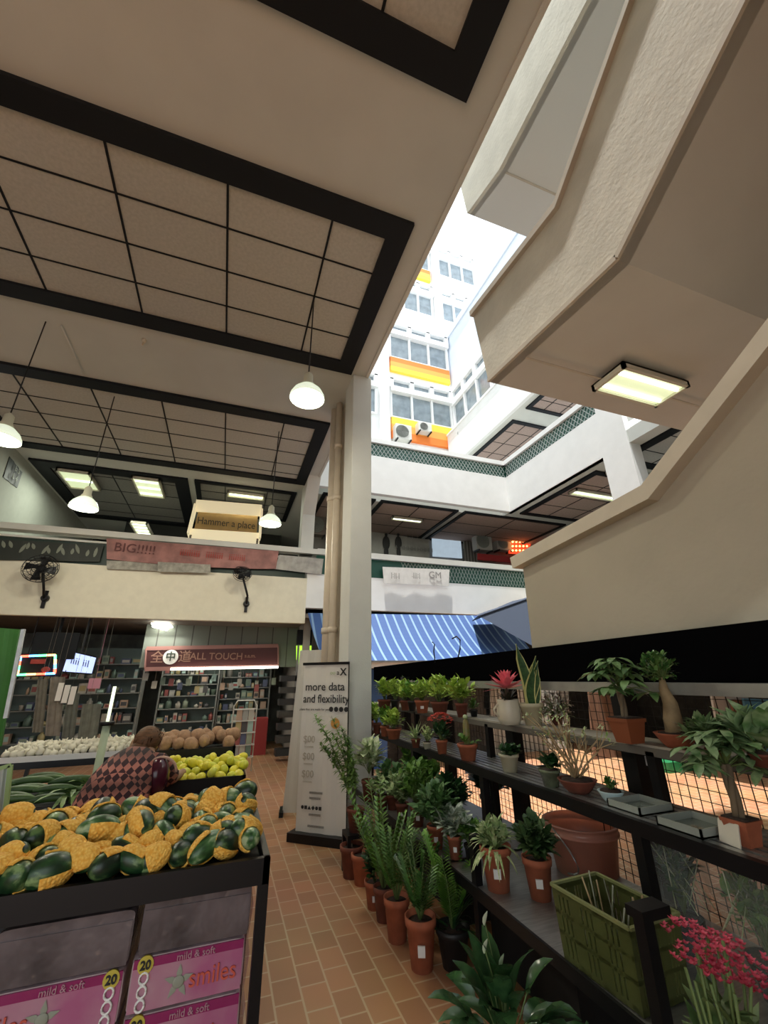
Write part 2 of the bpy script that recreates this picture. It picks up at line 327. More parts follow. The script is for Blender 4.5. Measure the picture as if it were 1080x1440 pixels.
def tower_window(x0, x1, zs, lights=3, h=1.15):
    wn[0] += 1
    w = thing('window_%d' % wn[0], None, None, ((x0+x1)/2, YF, zs)); tag(w, kind='structure')
    fr = MB(); gl = MB(); n = lights; d = (x1-x0)/n
    gl.box((x0+.03, YF-.03, zs), (x1-.03, YF-.01, zs+h)); gl.box((x0+.03, YF-.03, zs+h+.25), (x1-.03, YF-.01, zs+h+.62))
    for i in range(n+1): fr.box((x0+i*d-.045, YF-.12, zs), (x0+i*d+.045, YF, zs+h)); fr.box((x0+i*d-.09, YF-.2, zs+h+.2), (x0+i*d+.09, YF, zs+h+.66))
    fr.box((x0-.05, YF-.1, zs-.05), (x1+.05, YF, zs+.03)); fr.box((x0-.05, YF-.25, zs+h), (x1+.05, YF, zs+h+.25)); fr.box((x0-.05, YF-.2, zs+h+.6), (x1+.05, YF, zs+h+.74))
    gl.build('pane', glass, w); fr.build('window_frame', tower, w)
sills = (11.25, 14.28, 17.25, 20.25)
for k, zs in enumerate(sills):
    for (x0, x1) in ((2.9, 4.45), (5.1, 7.85)) if k < 2 else ((2.9, 4.45), (5.1, 7.3), (7.75, 9.9)): tower_window(x0, x1, zs, 3 if x1 > 5 else 2)
def spandrel(x0, x1, zs, cols, h=.66):
    b = MB(); n = len(cols)
    for i in range(n): b.box((x0, YF-.14, zs-.06-h*(i+1)/n), (x1, YF, zs-.06-h*i/n), i)
    struct('trim_%d' % (30+wn[0]), b, cols); wn[0] += 1
spandrel(5.1, 7.9, 11.25, [yel, org2, org], .95); spandrel(5.1, 7.9, 14.28, [org, org2, yel], .72); spandrel(5.1, 7.3, 20.25, [org, org2, yel], .7); spandrel(2.9, 4.45, 17.25, [tower, tower]); 
for x in (4.62, 7.42): struct('trim_%d' % (60+int(x)), MB().box((x, YF-.3, 9.5 if x < 5 else 16.4), (x+.34, YF, 23.4)), tower)
# wing windows
wg = thing('window_30', None, None, (8.0, 11, 11.2)); tag(wg, kind='structure')
gl = MB().box((7.97, 9.2, 11.25), (7.99, 12.8, 12.3)).box((7.97, 9.2, 12.6), (7.99, 12.8, 12.95)); gl.build('pane', glass, wg)
fr = MB()
for y in (9.2, 10.1, 11.0, 11.9, 12.8): fr.box((7.88, y-.05, 11.2), (8, y+.05, 12.3)); fr.box((7.86, y-.12, 12.5), (8, y+.12, 13.05))
fr.box((7.84, 9.1, 12.3), (8, 12.9, 12.58)).box((7.84, 9.1, 12.95), (8, 12.9, 13.1)).box((7.86, 9.1, 11.1), (8, 12.9, 11.22)); fr.build('window_frame', tower, wg)
# unseen walls and masses added around the viewer to keep sky light out
struct('wall_blocker_back', MB().box((-9.2, -2.6, 4.4), (9, -2.3, 9)).box((.3, -2.6, 0), (9, -2.3, 4.4)), mat('blocker_paint', (.42, .38, .32), .9, noise=.1))
struct('wall_blocker_left', MB().box((-7.2, -2.4, 0), (-7, 9.4, ZC)), mat('blocker_paint'))
struct('wall_blocker_top', MB().box((-6, -2.3, ZC+.45), (1.5, 13, 13)), white)
struct('wall_blocker_back_high', MB().box((1.5, -2.6, 9), (9, -2.3, 15)), white)
struct('wall_blocker_right', MB().box((9, -2.3, 0), (9.2, 4, 6)), near_black)
# ---------------------------------------------------------------- stair flights
def yz(px, py, X): p = at(px, py, X=X); return (p.y, p.z)
stairm = mat('stair_plaster', (.60, .57, .48), .85, noise=.13, nscale=3, bump=.25, bscale=25)
copem = mat('coping_plaster', (.50, .45, .37), .8, noise=.1, nscale=5)
X2 = 2.5
top2 = [yz(665, 443, X2), yz(785, 290, X2), yz(890, 0, X2)]; d = (top2[2][0]-top2[1][0], top2[2][1]-top2[1][1]); top2.append((top2[2][0]+d[0]*2.2, top2[2][1]+d[1]*2.2))
bot2 = [yz(687, 537, X2), yz(868, 365, X2), yz(1050, 0, X2)]; d = (bot2[2][0]-bot2[1][0], bot2[2][1]-bot2[1][1]); bot2.append((bot2[2][0]+d[0]*2.0, bot2[2][1]+d[1]*2.0))
struct('wall_stair_upper', MB().prism(top2+bot2[::-1], 0, X2, X2+.12), stairm)
b = MB().prism([(p[0], p[1]+.04) for p in top2]+[(p[0], p[1]-.04) for p in top2[::-1]], 0, X2-.05, X2+.16)
for i in range(3): 
    b.bar((X2-.005, bot2[i][0], bot2[i][1]+.02), (X2-.005, bot2[i+1][0], bot2[i+1][1]+.02), .02, .05)
struct('trim_70', b, copem)
slab = bot2 + [(p[0], p[1]+.22) for p in bot2[::-1]]
struct('ceiling_stair_soffit', MB().prism(slab, 0, X2+.02, 6.4), mat('stair_soffit', (.52, .50, .45), .9, noise=.05, nscale=2))
p = at(742, 495, Z=bot2[0][1]-.05); struct('trim_71', MB().box((X2+.05, p.y-.012, bot2[0][1]-.14), (6.3, p.y+.012, bot2[1][1]+.05)), copem)
struct('wall_stair_right', MB().box((6.4, -2, 2.9), (6.55, 1.6, 9)), white)
# top flight
X3 = 2.65
b3 = [yz(657, 300, X3), yz(702, 238, X3), yz(820, 10, X3)]; b3.append((-1.5, b3[2][1]+.1))
t3 = [(b3[0][0]+.1, b3[0][1]+1.0), (b3[1][0], b3[1][1]+1.15), (b3[2][0], b3[2][1]+1.2), (-1.5, b3[3][1]+1.25)]
struct('wall_stair_top', MB().prism(t3+b3[::-1], 0, X3, X3+.12), stairm)
struct('ceiling_stair_top', MB().prism(b3+[(p[0], p[1]+.2) for p in b3[::-1]], 0, X3+.05, 5.4), mat('stair_soffit_light', (.60, .60, .57), .9))
p = at(702, 238, X=X3); struct('trim_72', MB().box((X3+.1, p.y-.012, p.z-.01), (5.4, p.y+.012, p.z+.02)), copem)
# lower flight with its coping, nearest on the right
X1 = 2.62
c1 = [yz(735, 795, X1), yz(921, 700, X1), yz(1080, 500, X1)]; d = (c1[2][0]-c1[1][0], c1[2][1]-c1[1][1]); c1.append((c1[2][0]+d[0]*1.5, c1[2][1]+d[1]*1.5))
f1 = c1 + [(c1[3][0], 1.62), (yz(748, 912, X1)[0], 1.62)]
struct('wall_stair_lower', MB().prism(f1, 0, X1, X1+.12), mat('stair_wall', (.50, .46, .36), .9, noise=.09, nscale=1.6, bump=.2, bscale=18))
c1[0] = (c1[0][0]+.05, c1[0][1])
b = MB().prism([(p[0], p[1]+.08) for p in c1]+[(p[0]-.02, p[1]-.03) for p in c1[::-1]], 0, X1-.10, X1+.16)
struct('trim_73', b, mat('coping_tan', (.55, .49, .38), .75, noise=.08, nscale=6))
struct('floor_stair_landing', MB().box((X1+.1, c1[3][0], 1.62), (5.2, 3.2, 1.8)), plaster)
# ---------------------------------------------------------------- ground-floor shop shell
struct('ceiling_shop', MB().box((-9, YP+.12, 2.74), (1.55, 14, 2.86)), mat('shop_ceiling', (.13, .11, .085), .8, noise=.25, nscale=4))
struct('ceiling_shop', MB().box((1.55, YP+.12, 2.95), (12, 14, 3.05)), near_black)
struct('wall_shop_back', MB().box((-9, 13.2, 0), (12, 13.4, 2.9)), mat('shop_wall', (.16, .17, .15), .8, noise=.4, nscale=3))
struct('wall_shop_side', MB().box((-9, 0.5, 0), (-8.8, 14, 2.9)), near_black)
struct('wall_shop_partition', MB().box((1.62, 9.9, 0), (1.78, 13.3, 2.9)), mat('partition', (.36, .34, .30), .8))
struct('wall_shop_fascia', MB().box((-1.7, 10.55, 1.85), (1.62, 10.65, 2.75)), stripe_mat('fascia_panels', (.16, .18, .15), (.06, .06, .05), 0, .35, .93))
# ---------------------------------------------------------------- lamps
bulb = mat('lit_bulb', (1, .97, .85), emit=14); shade = mat('lamp_shade', (.72, .78, .68), .25, emit=.55, ecol=(.8, .9, .7)); tubeg = mat('lit_tube', (.93, 1, .85), emit=2.0); diff = mat('lit_diffuser', (.75, .80, .60), .6, emit=.5, ecol=(.80, .92, .55))
def pendant(x, y, z, label, power):
    t = thing('pendant_lamp', label, 'lamp', (x, y, z), 0, 'bell lamps hung from the high ceiling')
    MB().cyl((x, y, z+.30), (x, y, ZC), .008, n=6).build('cord', blackm, t)
    MB().lathe([(.012, .34), (.05, .30), (.055, .2), (.075, .17), (.075, .14)], (x, y, z), 16).build('lamp_socket', mat('socket', (.55, .55, .42), .5), t)
    MB().lathe([(.06, .15), (.10, .13), (.16, .07), (.19, .01), (.195, -.03), (.185, -.03), (.15, .05), (.09, .11)], (x, y, z), 26).build('lamp_shade', shade, t)
    MB().ball((x, y, z+.035), (.075, .075, .055), 14, 8).build('bulb', bulb, t)
    l = point('pendant_light', (x, y, z-.07), power, (1, .93, .75), .08)
p = at(432, 558, Y=3.9); pendant(p.x, p.y, p.z, 'bright bell lamp hanging nearest the white pillar', 40)
p = at(118, 712, Y=7.0); pendant(p.x, p.y, p.z, 'lit bell lamp hanging at far left in front of the dark upper wall', 50)
p = at(380, 735, Y=7.2); pendant(p.x, p.y, p.z, 'lit bell lamp hanging beside the glowing framed sign', 40)
p = at(2, 615, Y=5.5); pendant(p.x, p.y, p.z, 'warm bell lamp cut off by the left edge', 60)
def ceil_panel(x0, x1, y0, y1, z, label, n, M=tubeg, pw=25, group='ceiling lights over the upper walkways'):
    t = thing('ceiling_light', label, 'ceiling light', ((x0+x1)/2, (y0+y1)/2, z-.08), 0, group)
    fr = MB(); f = .035
    for q in ((x0, y0, x1, y0+f), (x0, y1-f, x1, y1), (x0, y0, x0+f, y1), (x1-f, y0, x1, y1)): fr.box((q[0], q[1], z-.08), (q[2], q[3], z))
    fr.box((x0, y0, z-.02), (x1, y1, z)); fr.build('frame', mat('light_frame', (.55, .52, .42), .5), t)
    MB().box((x0+f, y0+f, z-.05), (x1-f, y1-f, z-.03)).build('diffuser', diff, t)
    for i in range(n):
        y = y0+(y1-y0)*(i+.5)/n; MB().cyl((x0+.06, y, z-.062), (x1-.06, y, z-.062), .02, n=8).build('tube', M, t)
    if pw: area('panel_light', ((x0+x1)/2, (y0+y1)/2, z-.12), x1-x0-.1, pw, (.95, 1, .85), sy=y1-y0-.1)
ceil_panel(-4.05, -3.4, 10.2, 11.2, ZC-.05, 'yellowish square ceiling light nearest the pale green wall', 1, pw=25)
ceil_panel(-2.55, -1.95, 10.1, 11.2, ZC-.05, 'bright white ceiling light to the right of the yellowish one', 3, pw=25)
ceil_panel(-.44, .48, 10.32, 10.62, ZC-.02, 'slim white strip light above the glowing framed sign', 1, pw=20)
ceil_panel(-2.6, -2.2, 11.0, 12.0, 5.25, 'small tiled ceiling light hanging low in front of the dark back wall', 4, pw=10)
zl = at(868, 365, X=X2).z
zs = bot2[1][1]+.03
pa, pb_, pc_, pd = (at(*c, Z=zs-.06) for c in ((875, 515), (972, 545), (918, 577), (840, 550)))
ceil_panel((pa.x+pd.x)/2, (pb_.x+pc_.x)/2, (pa.y+pb_.y)/2, (pc_.y+pd.y)/2, bot2[1][1]+.4*(bot2[0][1]-bot2[1][1])*((pb_.y+pc_.y)/2-bot2[1][0])/(bot2[0][0]-bot2[1][0])+.012, 'square fluorescent light fitting under the stair landing', 2, pw=14, group='stair landing light')
ceil_panel(8.0, 9.6, 6.2, 6.5, ZC-.02, 'long white tube light seen through the opening by the white column', 1, pw=15)
ceil_panel(8.0, 9.6, 7.4, 7.7, ZC-.02, 'second tube light under the right walkway, next one inward', 1, pw=15)
ceil_panel(4.2, 5.2, 10.7, 10.9, ZC-.02, 'dim round-edged strip light on the brown walkway ceiling', 1, pw=10)
# hook-ended pipe on the beam between the coffers
t = MB().tube([at(86, 458, Z=ZC-.02), at(118, 527, Z=ZC-.02)], .012, 6).build('conduit', plaster); tag(t, 'thin white conduit fixed across the ceiling beam at upper left', 'pipe')
p = at(203, 478, Z=ZC); t = MB().cyl(p, p-Vector((0, 0, .05)), .035, .02).cyl(p-Vector((0, 0, .05)), p-Vector((0, .03, .12)), .01).build('sprinkler', pipem); tag(t, 'small sprinkler head on the beam between two ceiling grids', 'sprinkler')
# ---------------------------------------------------------------- fans on the parapet
def fan(px, py, Y, label, r, tilt):
    c = at(px, py, Y=Y); base = at(px+5, py+47, Y=YP-.03)
    t = thing('wall_fan', label, 'fan', (base.x, YP-.02, base.z), 0, 'black fans on the parapet')
    MB().cyl((base.x, YP-.02, base.z+.06), (base.x, YP-.10, base.z+.06), .07, .05).box((base.x-.03, YP-.05, base.z-.12), (base.x+.03, YP-.02, base.z+.2)).build('wall_bracket', blackm, t)
    MB().tube([(base.x, YP-.1, base.z+.06), (base.x, YP-.2, base.z+.2), (c.x, c.y+.12, c.z)], .022).build('arm', blackm, t)
    MB().cyl((c.x, c.y+.16, c.z), (c.x, c.y+.02, c.z), .06, .075).build('motor', blackm, t)
    g = MB(); x, y, d = rotm((.15, -1, tilt)); x, y, d = [Vector(q) for q in (x, y, d)]
    for off, rr in ((.0, 1), (.03, .92), (.03, .7), (.035, .45), (.035, .22), (-.06, .9), (-.08, .55)):
        g.tube([c + d*off*1.2 + (x*math.cos(2*PI*i/24) + y*math.sin(2*PI*i/24))*r*rr for i in range(25)], .005, 4)
    for i in range(20):
        a = 2*PI*i/20; w = x*math.cos(a)+y*math.sin(a); g.tube([c+w*r*.1+d*.045, c+w*r*.6+d*.04, c+w*r], .003, 4); g.tube([c+w*r*.1-d*.09, c+w*r*.6-d*.09, c+w*r], .003, 4)
    g.build('cage', blackm, t)
    bl = MB()
    for k in range(4):
        a = k*PI/2; w = x*math.cos(a)+y*math.sin(a); q = y*math.cos(a)-x*math.sin(a)
        bl.add([c+w*.04, c+w*r*.85-q*.06+d*.02, c+w*r*.85+q*.10-d*.02, c+w*.05+q*.06], [(0, 1, 2, 3)]); bl.add([c+w*.04-d*.004, c+w*r*.85-q*.06+d*.016, c+w*r*.85+q*.10-d*.024, c+w*.05+q*.06-d*.004], [(3, 2, 1, 0)])
    bl.build('blades', blackm, t)
fan(57, 799, YP-.45, 'black wall fan with round cage at left end of the cream parapet', .27, .25)
fan(341, 806, YP-.45, 'black wall fan below the long pink banner', .19, .7)
# ---------------------------------------------------------------- banners and signs
def sheet(name, p0, p1, p2, p3, M, th=.012, parent=None, sag=0, top=None):
    """p0 top-left, p1 top-right, p2 bottom-right, p3 bottom-left"""
    b = MB(); P = [Vector(p) for p in (p0, p1, p2, p3)]; n = (P[1]-P[0]).cross(P[3]-P[0]).normalized(); N = 10; V = []
    for k in (0, 1):
        for j in (0, 1):
            for i in range(N+1):
                t = i/N; q = (P[0].lerp(P[1], t) if j == 0 else P[3].lerp(P[2], t)) + n*(th*k) + n*.006*math.sin(t*17) - Vector((0, 0, sag*4*t*(1-t)*j)); V.append(q)
    M1 = N+1; F = []
    for i in range(N): F += [(i, i+1, M1+i+1, M1+i), (2*M1+i, 3*M1+i, 3*M1+i+1, 2*M1+i+1), (i, 2*M1+i, 2*M1+i+1, i+1), (M1+i, M1+i+1, 3*M1+i+1, 3*M1+i)]
    F += [(0, M1, 3*M1, 2*M1), (N, 2*M1+N, 3*M1+N, M1+N)]
    b.add(V, F)
    if top: b.bar(P[0].lerp(P[1], .3), (P[0].lerp(P[1], .3).x, P[0].y, top), .004).bar(P[0].lerp(P[1], .7), (P[0].lerp(P[1], .7).x, P[0].y, top), .004)
    return b.build(name, M, parent)
X_, Z_ = Vector((1, 0, 0)), Vector((0, 0, 1))
yb = YP-.09
def banner(pts, M, label, cat='banner', y=yb, name='banner', sag=0):
    P = [at(*c, Y=y) for c in pts]; t = thing(name, label, cat, tuple((P[2]+P[3])/2)); sheet('cloth', *P, M, parent=t, sag=sag); return t, P
ink = mat('black_ink', (.02, .02, .02), .7); redink = mat('red_ink', (.35, .05, .04), .7); whink = mat('white_ink', (.85, .85, .82), .6)
t, P = banner([(150, 757), (392, 775), (388, 800), (150, 786)], mat('pink_vinyl', (.36, .16, .14), .6, noise=.45, nscale=4), 'long faded pink vinyl banner hung along the left parapet rail', sag=.05)
text(0, 'lettering', 'BIG!!!!!', .26, mat('brown_ink', (.10, .03, .03), .7), at(190, 772, Y=yb-.02), (1, 0, -.02), Z_, t)
text(0, 'lettering', 'iiiiiiiii  iiiiiiii  iiiiiiii', .2, redink, at(300, 781, Y=yb-.02), (1, 0, -.02), Z_, t)
for pts, lab in (([(150, 788), (292, 793), (292, 806), (150, 800)], 'narrow white cloth banner under the long pink one, left part'), ([(222, 790), (296, 794), (296, 806), (222, 804)], 'small printed white poster below the middle of the pink banner')):
    t, P = banner(pts, mat('dim_vinyl', (.36, .35, .30), .7, noise=.4, nscale=10), lab, y=YP-.13 if 'small' in lab else YP-.07)
t, P = banner([(393, 780), (455, 786), (452, 808), (386, 800)], mat('grey_vinyl', (.40, .39, .36), .7, noise=.3, nscale=7), 'pale grey printed banner hanging left of the drain pipes')
t, P = banner([(-20, 757), (146, 767), (140, 790), (-20, 787)], mat('dark_sign', (.02, .025, .02), .6), 'dark signboard with pale leaf shapes behind the left fan', 'sign', y=YP-.05, name='signboard')
rd = random.Random(4)
for i in range(13):
    x = 6+i*10.5; c = at(x, 772+x*.06+rd.uniform(-4, 4), Y=YP-.07)
    b = MB(); b.leaf(c, (rd.uniform(-.6, .6), 0, 1), rd.uniform(.1, .22), .06, droop=0, up=(0, 1, 0)); b.build('leaf_print', mat('leaf_print', (.18, .20, .16), .7), t)
t, P = banner([(538, 797), (632, 801), (631, 824), (540, 820)], mat('white_vinyl', (.70, .69, .66), .6, noise=.1, nscale=9), 'white printed vinyl banner hung on the rail right of the pillar')
for i, (px, s) in enumerate(((556, .16), (585, .16), (612, .24))): text(0, 'lettering', ('|:||.|', '.|||:|', 'GM')[i], s, mat('grey_ink', (.25, .24, .23), .7), at(px, 809, Y=yb-.02), X_, Z_, t)
# upstairs boards and shop fronts right of the pillar
yy = 12.3
def board(pts, Y, M, name, label, cat, th=.05):
    P = [at(*c, Y=Y) for c in pts]; t = thing(name, label, cat, tuple((P[2]+P[3])/2)); sheet('face', *P, M, parent=t, th=th); return t, P
t, P = board([(519, 747), (604, 759), (604, 790), (519, 780)], yy, mat('billboard', (.34, .34, .31), .6, noise=.2, nscale=3), 'billboard', 'wide grey billboard with two dark figures on the upper walkway', 'billboard')
for px, w in ((543, .13), (560, .12)):
    b = MB(); c = at(px, 752, Y=yy-.05); b.ball(c, (.05, .02, .06)); b.ball(c-Vector((0, 0, .28)), (w, .02, .24)); b.ball(c-Vector((0, 0, .62)), (w*.6, .02, .26)); b.build('figure_print', ink, t)
text(0, 'lettering', 'iiiii iiii iiii', .16, ink, at(583, 755, Y=yy-.06), X_, Z_, t); text(0, 'lettering', 'HHHHH HHHH', .2, mat('grey_ink2', (.2, .2, .19)), at(583, 772, Y=yy-.06), X_, Z_, t)
t, P = board([(608, 757), (648, 761), (650, 785), (609, 782)], yy, mat('lit_screen', (.4, .5, .6), .5, emit=.45, ecol=(.55, .68, .8), noise=.3, nscale=2), 'lit_sign', 'glowing pale blue lit panel beside the grey billboard', 'sign')
t, P = board([(652, 756), (672, 758), (672, 792), (652, 790)], yy, stripe_mat('louvre', (.3, .3, .28), (.12, .12, .11), 0, .12, .5), 'louvre_panel', 'grey louvred panel between the lit panel and the air conditioner', 'panel')
def ac_unit(c, w, h, d, label, M=acmat, face=-1, group=None, axis='y'):
    t = thing('air_conditioner', label, 'air conditioner', (c.x, c.y, c.z-h/2), 0, group)
    x, y, z = c
    MB().box((x-w/2, y, z-h/2), (x+w/2, y+d, z+h/2)).build('casing', M, t, bevel=.015)
    g = MB(); r = h*.4
    for k in (1, .78, .56, .34, .14): g.tube([(x-w*.1+r*k*math.cos(2*PI*i/20), y-.02, z+r*k*math.sin(2*PI*i/20)) for i in range(21)], .008, 4)
    for i in range(8): a = 2*PI*i/8; g.tube([(x-w*.1, y-.02, z), (x-w*.1+r*math.cos(a), y-.02, z+r*math.sin(a))], .006, 4)
    g.build('fan_grille', mat('ac_grille', (.2, .2, .19), .5), t)
    MB().cyl((x-w*.1, y-.012, z), (x-w*.1, y-.002, z), r).build('fan_opening', mat('ac_dark', (.20, .22, .19), .6), t)
    MB().box((x-w*.45, y-.05, z-h/2-.05), (x-w*.38, y+d, z-h/2)).box((x+w*.38, y-.05, z-h/2-.05), (x+w*.45, y+d, z-h/2)).build('mounting_bracket', blackm, t); return t
ga = 'outdoor air conditioning units on the white tower'
ac_unit(at(568, 607, Y=12.55), .66, .66, .45, 'square white air conditioner with dark bracket on the orange spandrel', group=ga)
ac_unit(at(598, 600, Y=12.55), .58, .40, .45, 'smaller white air conditioner right of the bracketed one on the tower', group=ga)
ac_unit(at(651, 611, Y=12.0), .42, .5, .35, 'angled white air conditioner in the corner where the tower wing starts', group=ga)
ac_unit(at(681, 761, Y=11.6), .62, .62, .3, 'grey air conditioner standing left of its pair on the upper walkway', mat('ac_grey', (.38, .37, .34), .6), group='air conditioners on the upper walkway')
ac_unit(at(709, 764, Y=11.9), .62, .5, .3, 'grey air conditioner nearer the red glowing sign', mat('ac_grey', (.38, .37, .34), .6), group='air conditioners on the upper walkway')
ac_unit(at(800, 733, Y=11.0), .95, .42, .3, 'white air conditioner half hidden behind the tan coping', group=None)
ac_unit(at(447, 738, Y=11.5), .5, .6, .3, 'dark caged air conditioner glimpsed between the beam and the pipes', mat('ac_dim', (.16, .13, .11), .6), group=None)
t, P = board([(716, 757), (748, 760), (742, 780), (716, 778)], 11.9, mat('red_glow', (.5, .03, .02), .6, emit=.9, ecol=(.7, .06, .02), noise=.4, nscale=4), 'led_sign', 'red glowing light sign with orange bulbs behind the tan coping', 'sign')
b = MB()
for i in range(14): c = at(721+(i % 5)*5, 762+(i//5)*6, Y=11.8); b.ball(c, .035, 8, 6)
b.build('bulbs', mat('orange_bulb', (1, .35, .1), emit=6), t)
t, P = board([(672, 778), (730, 784), (726, 792), (672, 787)], 11.7, mat('red_awning', (.38, .03, .03), .7), 'shop_sign', 'dark red shop fascia under the two grey air conditioners', 'sign')
# signs on the left upper floor
XW = -4.585
t = thing('wall_sign', 'square dark framed sign high on the pale green wall', 'sign', (XW, 9.3, 5.2))
P = [at(*c, X=XW) for c in ((14, 642), (31, 664), (24, 686), (5, 671))]
sheet('face', *P, mat('sign_black', (.015, .02, .02), .5), parent=t, th=.03)
c = sum(P, Vector())/4; text(0, 'lettering', 'b S\nL 4', .17, mat('sign_grey', (.35, .38, .34), .6), c+Vector((.05, 0, 0)), (0, 1, 0), Z_, t, depth=.004)
t = thing('light_box', 'glowing cream-framed sign box with gold face above the left parapet', 'sign', tuple(at(320, 757, Y=10.2)))
Pq = [at(*c, Y=10.2) for c in ((275, 711), (368, 718), (365, 758), (265, 752))]; lf = mat('lit_frame', (1, .9, .65), emit=.25, ecol=(1, .86, .55))
b = MB()
for i in range(4): b.bar(Pq[i], Pq[(i+1) % 4], .05, .3)
b.build('frame', lf, t); MB().bar((Pq[2].x-.05, 10.2, 3.05), (Pq[2].x-.05, 10.2, Pq[2].z), .05).bar((Pq[3].x+.05, 10.2, 3.05), (Pq[3].x+.05, 10.2, Pq[3].z), .05).build('stand', blackm, t)
inn = [p.lerp(sum(Pq, Vector())/4, .1)+Vector((0, .1, 0)) for p in Pq]; sheet('sign_face', *inn, mat('gold_face', (.30, .19, .07), .6, emit=.05, ecol=(.7, .45, .12), noise=.3, nscale=2), parent=t)
text(0, 'lettering', 'Hammer a place', .25, ink, at(319, 736, Y=10.12), (1, 0, .0), Z_, t, sx=.8)
# dark shopfronts upstairs left
for i, (a, b_, zt) in enumerate(((-3.3, -1.2, 4.9), (-1.0, 1.3, 5.0))):
    struct('wall_upper_shop', MB().box((a, 13.7, 3.05), (b_, 13.8, ZC)), mat('upper_shop_dark', (.02, .022, .02), .8))
# ---------------------------------------------------------------- awning
ab = stripe_mat('awning_stripes', (.022, .07, .22), (.17, .28, .44), 0, .215, .78, .7)
aw = thing('awning', 'large blue and white striped awning sloping out over the far stalls', 'awning', (4.5, 8.6, 1.85))
A0, A1 = at(433, 862, Y=YP-.05), at(760, 868, Y=YP-.05); B0 = at(458, 932, Y=8.0); B1 = Vector((6.6, 8.0, B0.z))
A1.x = 6.9
N = 14; V = []; F = []
for k in (0, 1):
    for j in range(N+1):
        t_ = j/N; l = A0.lerp(B0, t_); r = A1.lerp(B1, t_); sg = -.10*math.sin(PI*t_)
        V += [l+Vector((0, 0, sg-.012*k)), r+Vector((0, 0, sg-.012*k))]
o = 2*(N+1)
for j in range(N): F += [(2*j, 2*j+2, 2*j+3, 2*j+1), (o+2*j, o+2*j+1, o+2*j+3, o+2*j+2), (2*j, o+2*j, o+2*j+2, 2*j+2), (2*j+1, 2*j+3, o+2*j+3, o+2*j+1)]
MB().add(V, F).build('canopy', ab, aw)
MB().box((B0.x, 7.97, B0.z-.10), (6.6, 8.0, B0.z+.01)).build('valance', whink, aw)
MB().bar((B0.x+.05, 7.95, B0.z+.02), (6.6, 7.95, B0.z+.02), .035).build('front_bar', steel, aw)
for x in (2.2, 4.4, 6.4): MB().bar((x, 8.0, B0.z), (x, YP, 2.2), .03).build('folding_arm', steel, aw)
t = thing('dark_canopy', 'dark navy canopy sloping over the right end of the striped awning', 'canopy', (6.4, 8.2, 2.2))
P = [at(672, 866, Y=8.2), at(752, 838, Y=8.2), at(770, 925, Y=7.9), at(742, 872, Y=8.2)]
MB().add([P[0], P[1], at(760, 915, Y=7.7), at(700, 868, Y=8.6), *(q+Vector((0, .05, .03)) for q in (P[0], P[1], at(760, 915, Y=7.7), at(700, 868, Y=8.6)))], [(0, 1, 2, 3), (7, 6, 5, 4), (0, 4, 5, 1), (1, 5, 6, 2), (2, 6, 7, 3), (3, 7, 4, 0)]).build('cloth', mat('navy_cloth', (.035, .05, .085), .8), t)
MB().add([P[0], P[1], P[1]+Vector((0, .9, .02)), P[0]+Vector((.4, .9, .02)), *(q-Vector((0, 0, .02)) for q in (P[0], P[1], P[1]+Vector((0, .9, .02)), P[0]+Vector((.4, .9, .02))))], [(0, 1, 2, 3), (7, 6, 5, 4), (0, 4, 5, 1), (1, 5, 6, 2), (2, 6, 7, 3), (3, 7, 4, 0)]).build('cloth_top', mat('navy_cloth', (.05, .065, .10), .8), t)
# lime sign behind the pillar
t, P = board([(417, 908), (458, 908), (458, 937), (417, 937)], 10.0, mat('lime_lit', (.35, .75, .03), .5, emit=1.1, ecol=(.40, .85, .04)), 'shop_sign', 'glowing lime green shop sign to the left of the pillar', 'sign')
MB().box((P[0].x+.02, 10.0, 0), (P[0].x+.07, 10.05, P[0].z)).build('sign_post', steel, t); MB().box((P[0].x, 9.95, P[0].z+.02), (P[1].x, 10.05, P[0].z+.35)).build('header', black, t)
c = at(449, 926, Y=9.9); MB().ball(c, (.08, .01, .05)).build('print', mat('peach_print', (.9, .55, .4), emit=.6), t)
# ---------------------------------------------------------------- roll-up banner and board
D0, D1 = at(413, 1181, Z=0), at(488, 1191, Z=0)
hx = (D1-D0).normalized(); nrm = Vector((-hx.y, hx.x, 0)); nrm = nrm if nrm.y < 0 else -nrm
T0, T1 = at(423, 936, X=D0.x+.01), at(491, 930, X=D1.x)
rb = thing('roll_up_banner', 'white roll-up banner reading more data and flexibility, standing before the pillar', 'banner', tuple((D0+D1)/2))
H = 1.76; lean = Vector((0, .02, 0))
a0, a1 = D0+hx*.015, D1-hx*.015
sheet('banner_sheet', a0+Z_*H+lean, a1+Z_*H+lean, a1+Z_*.08, a0+Z_*.08, mat('banner_white', (.70, .67, .61), .6), parent=rb, th=.004)
MB().bar(a0+Z_*H+lean-hx*.01, a1+Z_*H+lean+hx*.01, .03, .03).build('top_bar', blackm, rb)
MB().bar(D0-hx*.04+Z_*.04, D1+hx*.03+Z_*.04, .16, .08).build('base', blackm, rb)
MB().bar(a1+Z_*.08+lean*2, a1+Z_*(H)+lean*2, .03).build('side_post', blackm, rb)
def bp(u, h): return D0.lerp(D1, u)+Z_*h+nrm*.012+lean*(h/H)
